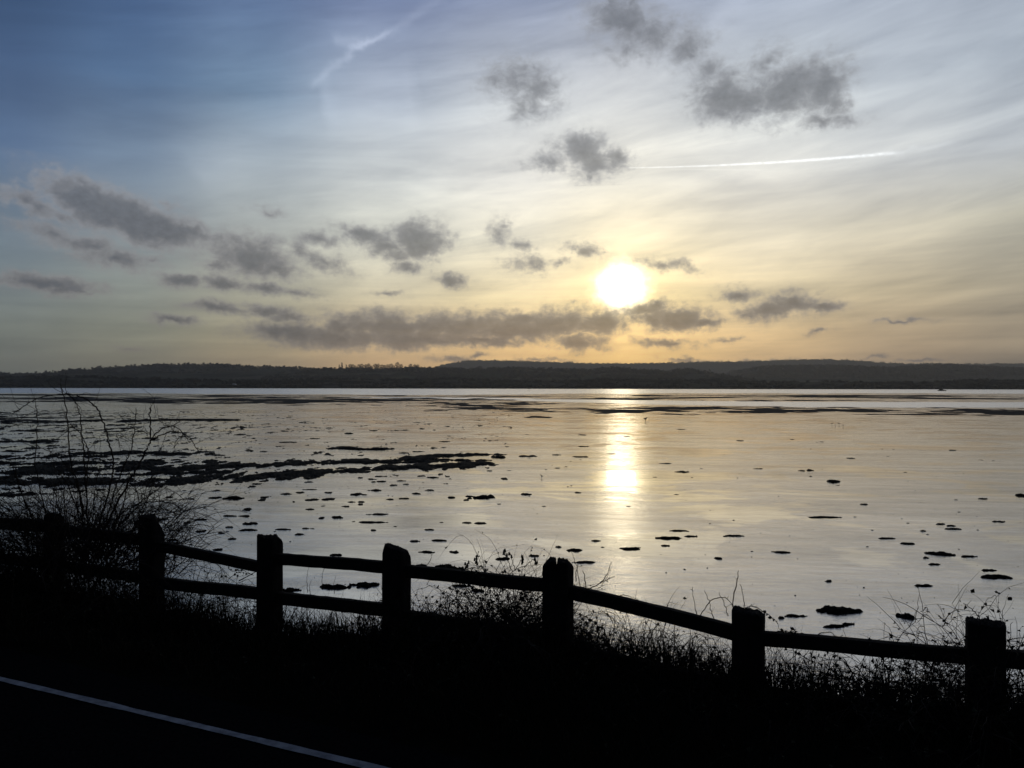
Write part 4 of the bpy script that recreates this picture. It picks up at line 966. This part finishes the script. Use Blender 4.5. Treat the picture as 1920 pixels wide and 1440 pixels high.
# individual stems that stand clear of the tangle
def sprig(name, paths, Y, label, cat='plant', heads=(), r=.0028, group=None, leaves=0):
    base = at(paths[0][0][0], paths[0][0][1], Y); root = empty(name, base, label=label, cat=cat, group=group)
    sb = MB()
    for pth in paths:
        P = [q - base for q in curve(pth, Y, Y, 6, .002, rnd)]; sb.tube(P, r, r * .45, 4)
        for q in P:
            if rnd.random() < .22: sb.tube([q, q + Vector((rnd.gauss(0, .012), rnd.gauss(0, .01), rnd.gauss(.008, .008)))], .0014, .0007, 3)
    sb.build('stem', M_TWIG, root)
    if heads:
        for (x, y, n) in heads:
            hb = MB()
            for k in range(n):
                c = at(x + rnd.gauss(0, 2.2), y + k * 2.6, Y) - base; V, Fc = clump_geo(.016, .016, .012, k + int(x), 6, 2); hb.add(V, Fc, c)
            hb.build('seed_head', M_LEAF, root)
    if leaves:
        l2 = MB()
        for pth in paths:
            for q in curve(pth, Y, Y, 4):
                for _ in range(leaves):
                    if rnd.random() < .6: l2.leaf(q - base, rnd.uniform(.012, .03), rnd)
        l2.build('leaves', M_LEAF, root)
c3 = lambda L: [(600 + x / 3, 980 + y / 3) for x, y in L]
cf = lambda L: [(1240 + x * .3542, 1020 + y * .3542) for x, y in L]
Ye = 4.9
sprig('seed_head_plant', [c3([(1000,420),(1040,320),(1080,280),(1130,250),(1200,240),(1250,235)]), c3([(1085,280),(1060,220),(1040,160)]), c3([(1100,265),(1130,215),(1145,185)]), c3([(1150,250),(1190,215),(1220,190)]), c3([(1100,270),(1080,200),(1070,170)])], Ye,
      'branching stem with small seed heads left of the split post', heads=[(946, 1032, 3), (957, 1038, 3), (980, 1042, 6), (1004, 1048, 4)])
sprig('seed_head_plant', [c3([(960,400),(950,330),(905,290),(885,240),(885,205)]), c3([(900,285),(840,270),(825,230)])], Ye, 'low arching stem with two seed spikes behind the top rail', heads=[(895, 1046, 5), (875, 1054, 5)])
sprig('bramble_cane', [c3([(840,540),(960,470),(1060,430),(1150,400)]), c3([(800,270),(870,252),(960,275),(1060,330)])], Ye, 'arched bramble cane looping behind the top rail left of the split post', leaves=1)
sprig('dead_weed', [c3([(1470,420),(1460,320),(1440,230),(1412,155)])], 4.5, 'thin leaning stem just right of the split post')
sprig('thorny_branch', [c3([(1440,400),(1540,360),(1610,320),(1660,300)]), c3([(1580,340),(1620,280),(1638,215)]), c3([(1500,380),(1490,300),(1480,270)]), c3([(1440,330),(1445,260),(1455,225)])], 4.5, 'spiky forked branch rising over the descending rail right of the split post', r=.0035)
sprig('bramble_cane', [c3([(1640,440),(1700,405),(1760,420),(1800,440)])], 4.4, 'short bramble loop over the descending rail')
sprig('dead_weed', [cf([(390,345),(380,310),(400,200),(408,140)])], 4.2, 'tallest upright bare stem beside the flat topped post', r=.0042)
sprig('dead_weed', [cf([(440,350),(435,290),(420,210)])], 4.15, 'thin stem just right of the tallest one by the flat topped post')
sprig('dead_weed', [cf([(190,385),(175,300),(163,225)])], 4.4, 'leftmost upright stem above the descending rail')
sprig('dead_weed', [cf([(280,400),(255,310),(230,240)])], 4.35, 'slanting stem second from the left above the descending rail')
sprig('dead_weed', [cf([(355,380),(335,310),(305,255)])], 4.3, 'slanting stem nearest the tall one above the descending rail')
sprig('bramble_cane', [cf([(200,390),(260,300),(330,280),(380,320),(400,350)])], 4.25, 'bramble arch left of the flat topped post')
sprig('bramble_cane', [cf([(440,345),(480,325),(550,360),(600,400),(630,450)])], 4.05, 'bramble cane drooping over the flat topped post', leaves=1)
sprig('leafy_sprig', [cf([(590,470),(650,455),(700,470),(735,480)]), cf([(690,465),(715,445)])], 4.1, 'small leafy sprig lying on the rail right of the flat topped post', leaves=2)
sprig('bramble_cane', [cf([(790,500),(840,470),(900,468),(930,490),(960,480)])], 4.1, 'low bramble loop on the rail between the two flat topped posts')
sprig('bramble_cane', [cf([(1240,530),(1290,515),(1340,522),(1385,540)])], 3.95, 'shallow bramble loop on the rail near the widest post')
sprig('dead_weed', [cf([(1700,415),(1680,380),(1640,340),(1597,308)])], 3.75, 'bare twig leaning up to the left from the top of the widest post', r=.003)
sprig('thorny_branch', [cf([(1470,560),(1485,540),(1520,510)]), cf([(1485,545),(1465,505)]), cf([(1510,520),(1560,520),(1600,530)])], 3.9, 'forked twig on the rail just left of the widest post')
sprig('thorny_branch', [cf([(1830,560),(1845,500),(1850,420)]), cf([(1845,500),(1870,495),(1940,490)]), cf([(1840,530),(1880,560),(1940,550)])], 3.7, 'twiggy branch at the right edge beyond the widest post')
sprig('dead_weed', [c3([(600+0-600+570,270),(620,215),(632,160)])], 5.3, 'thin stem rising over the rail left of the shaggy weed heap')
c2 = lambda L: [(x / 3, 940 + y / 3) for x, y in L]
sprig('grass_plant', [c2([(1110,450),(1130,390),(1160,360),(1195,350)]), c2([(1150,460),(1175,410),(1190,365)])], 6.0, 'curved dead grass stalks between the rails left of the notched post')
sprig('bramble_cane', [c2([(1280,360),(1310,395),(1370,390),(1430,420)]), c2([(1290,440),(1340,400),(1400,410)])], 5.9, 'small bramble tangle between the rails beside the notched post', leaves=1)
for k, (x, y0, y1) in enumerate([(1735, 515, 365), (1820, 500, 375), (1750, 520, 440), (1885, 520, 430), (1240, 455, 400)]):
    sprig('grass_plant', [c2([(x, y0), (x - 6, (y0 + y1) / 2), (x + 4, y1)])], 5.6, 'dead grass stalk between the rails, ' + ordinal({1735: 2, 1750: 3, 1820: 4, 1885: 5, 1240: 1}[x]) + ' from the left near the notched post', group='dead grass stalks near the notched post', r=.0022)

# ------------------------------------------------------------------ haze over the estuary
def haze():
    mb = MB(); box(mb, (0, 3300, 129), (16000, 8600, 264))
    m = bpy.data.materials.new('haze'); m.use_nodes = True; N = NT(m.node_tree); N.n.clear()
    v = N.new('ShaderNodeVolumePrincipled'); v.inputs['Color'].default_value = (.86, .84, .80, 1); v.inputs['Density'].default_value = 1.0e-4; v.inputs['Anisotropy'].default_value = .6
    o = N.new('ShaderNodeOutputMaterial'); N.l.new(v.outputs[0], o.inputs['Volume'])
    h = mb.build('haze', m, kind='stuff', label='thin evening haze over the estuary and hills', cat='haze')
haze()
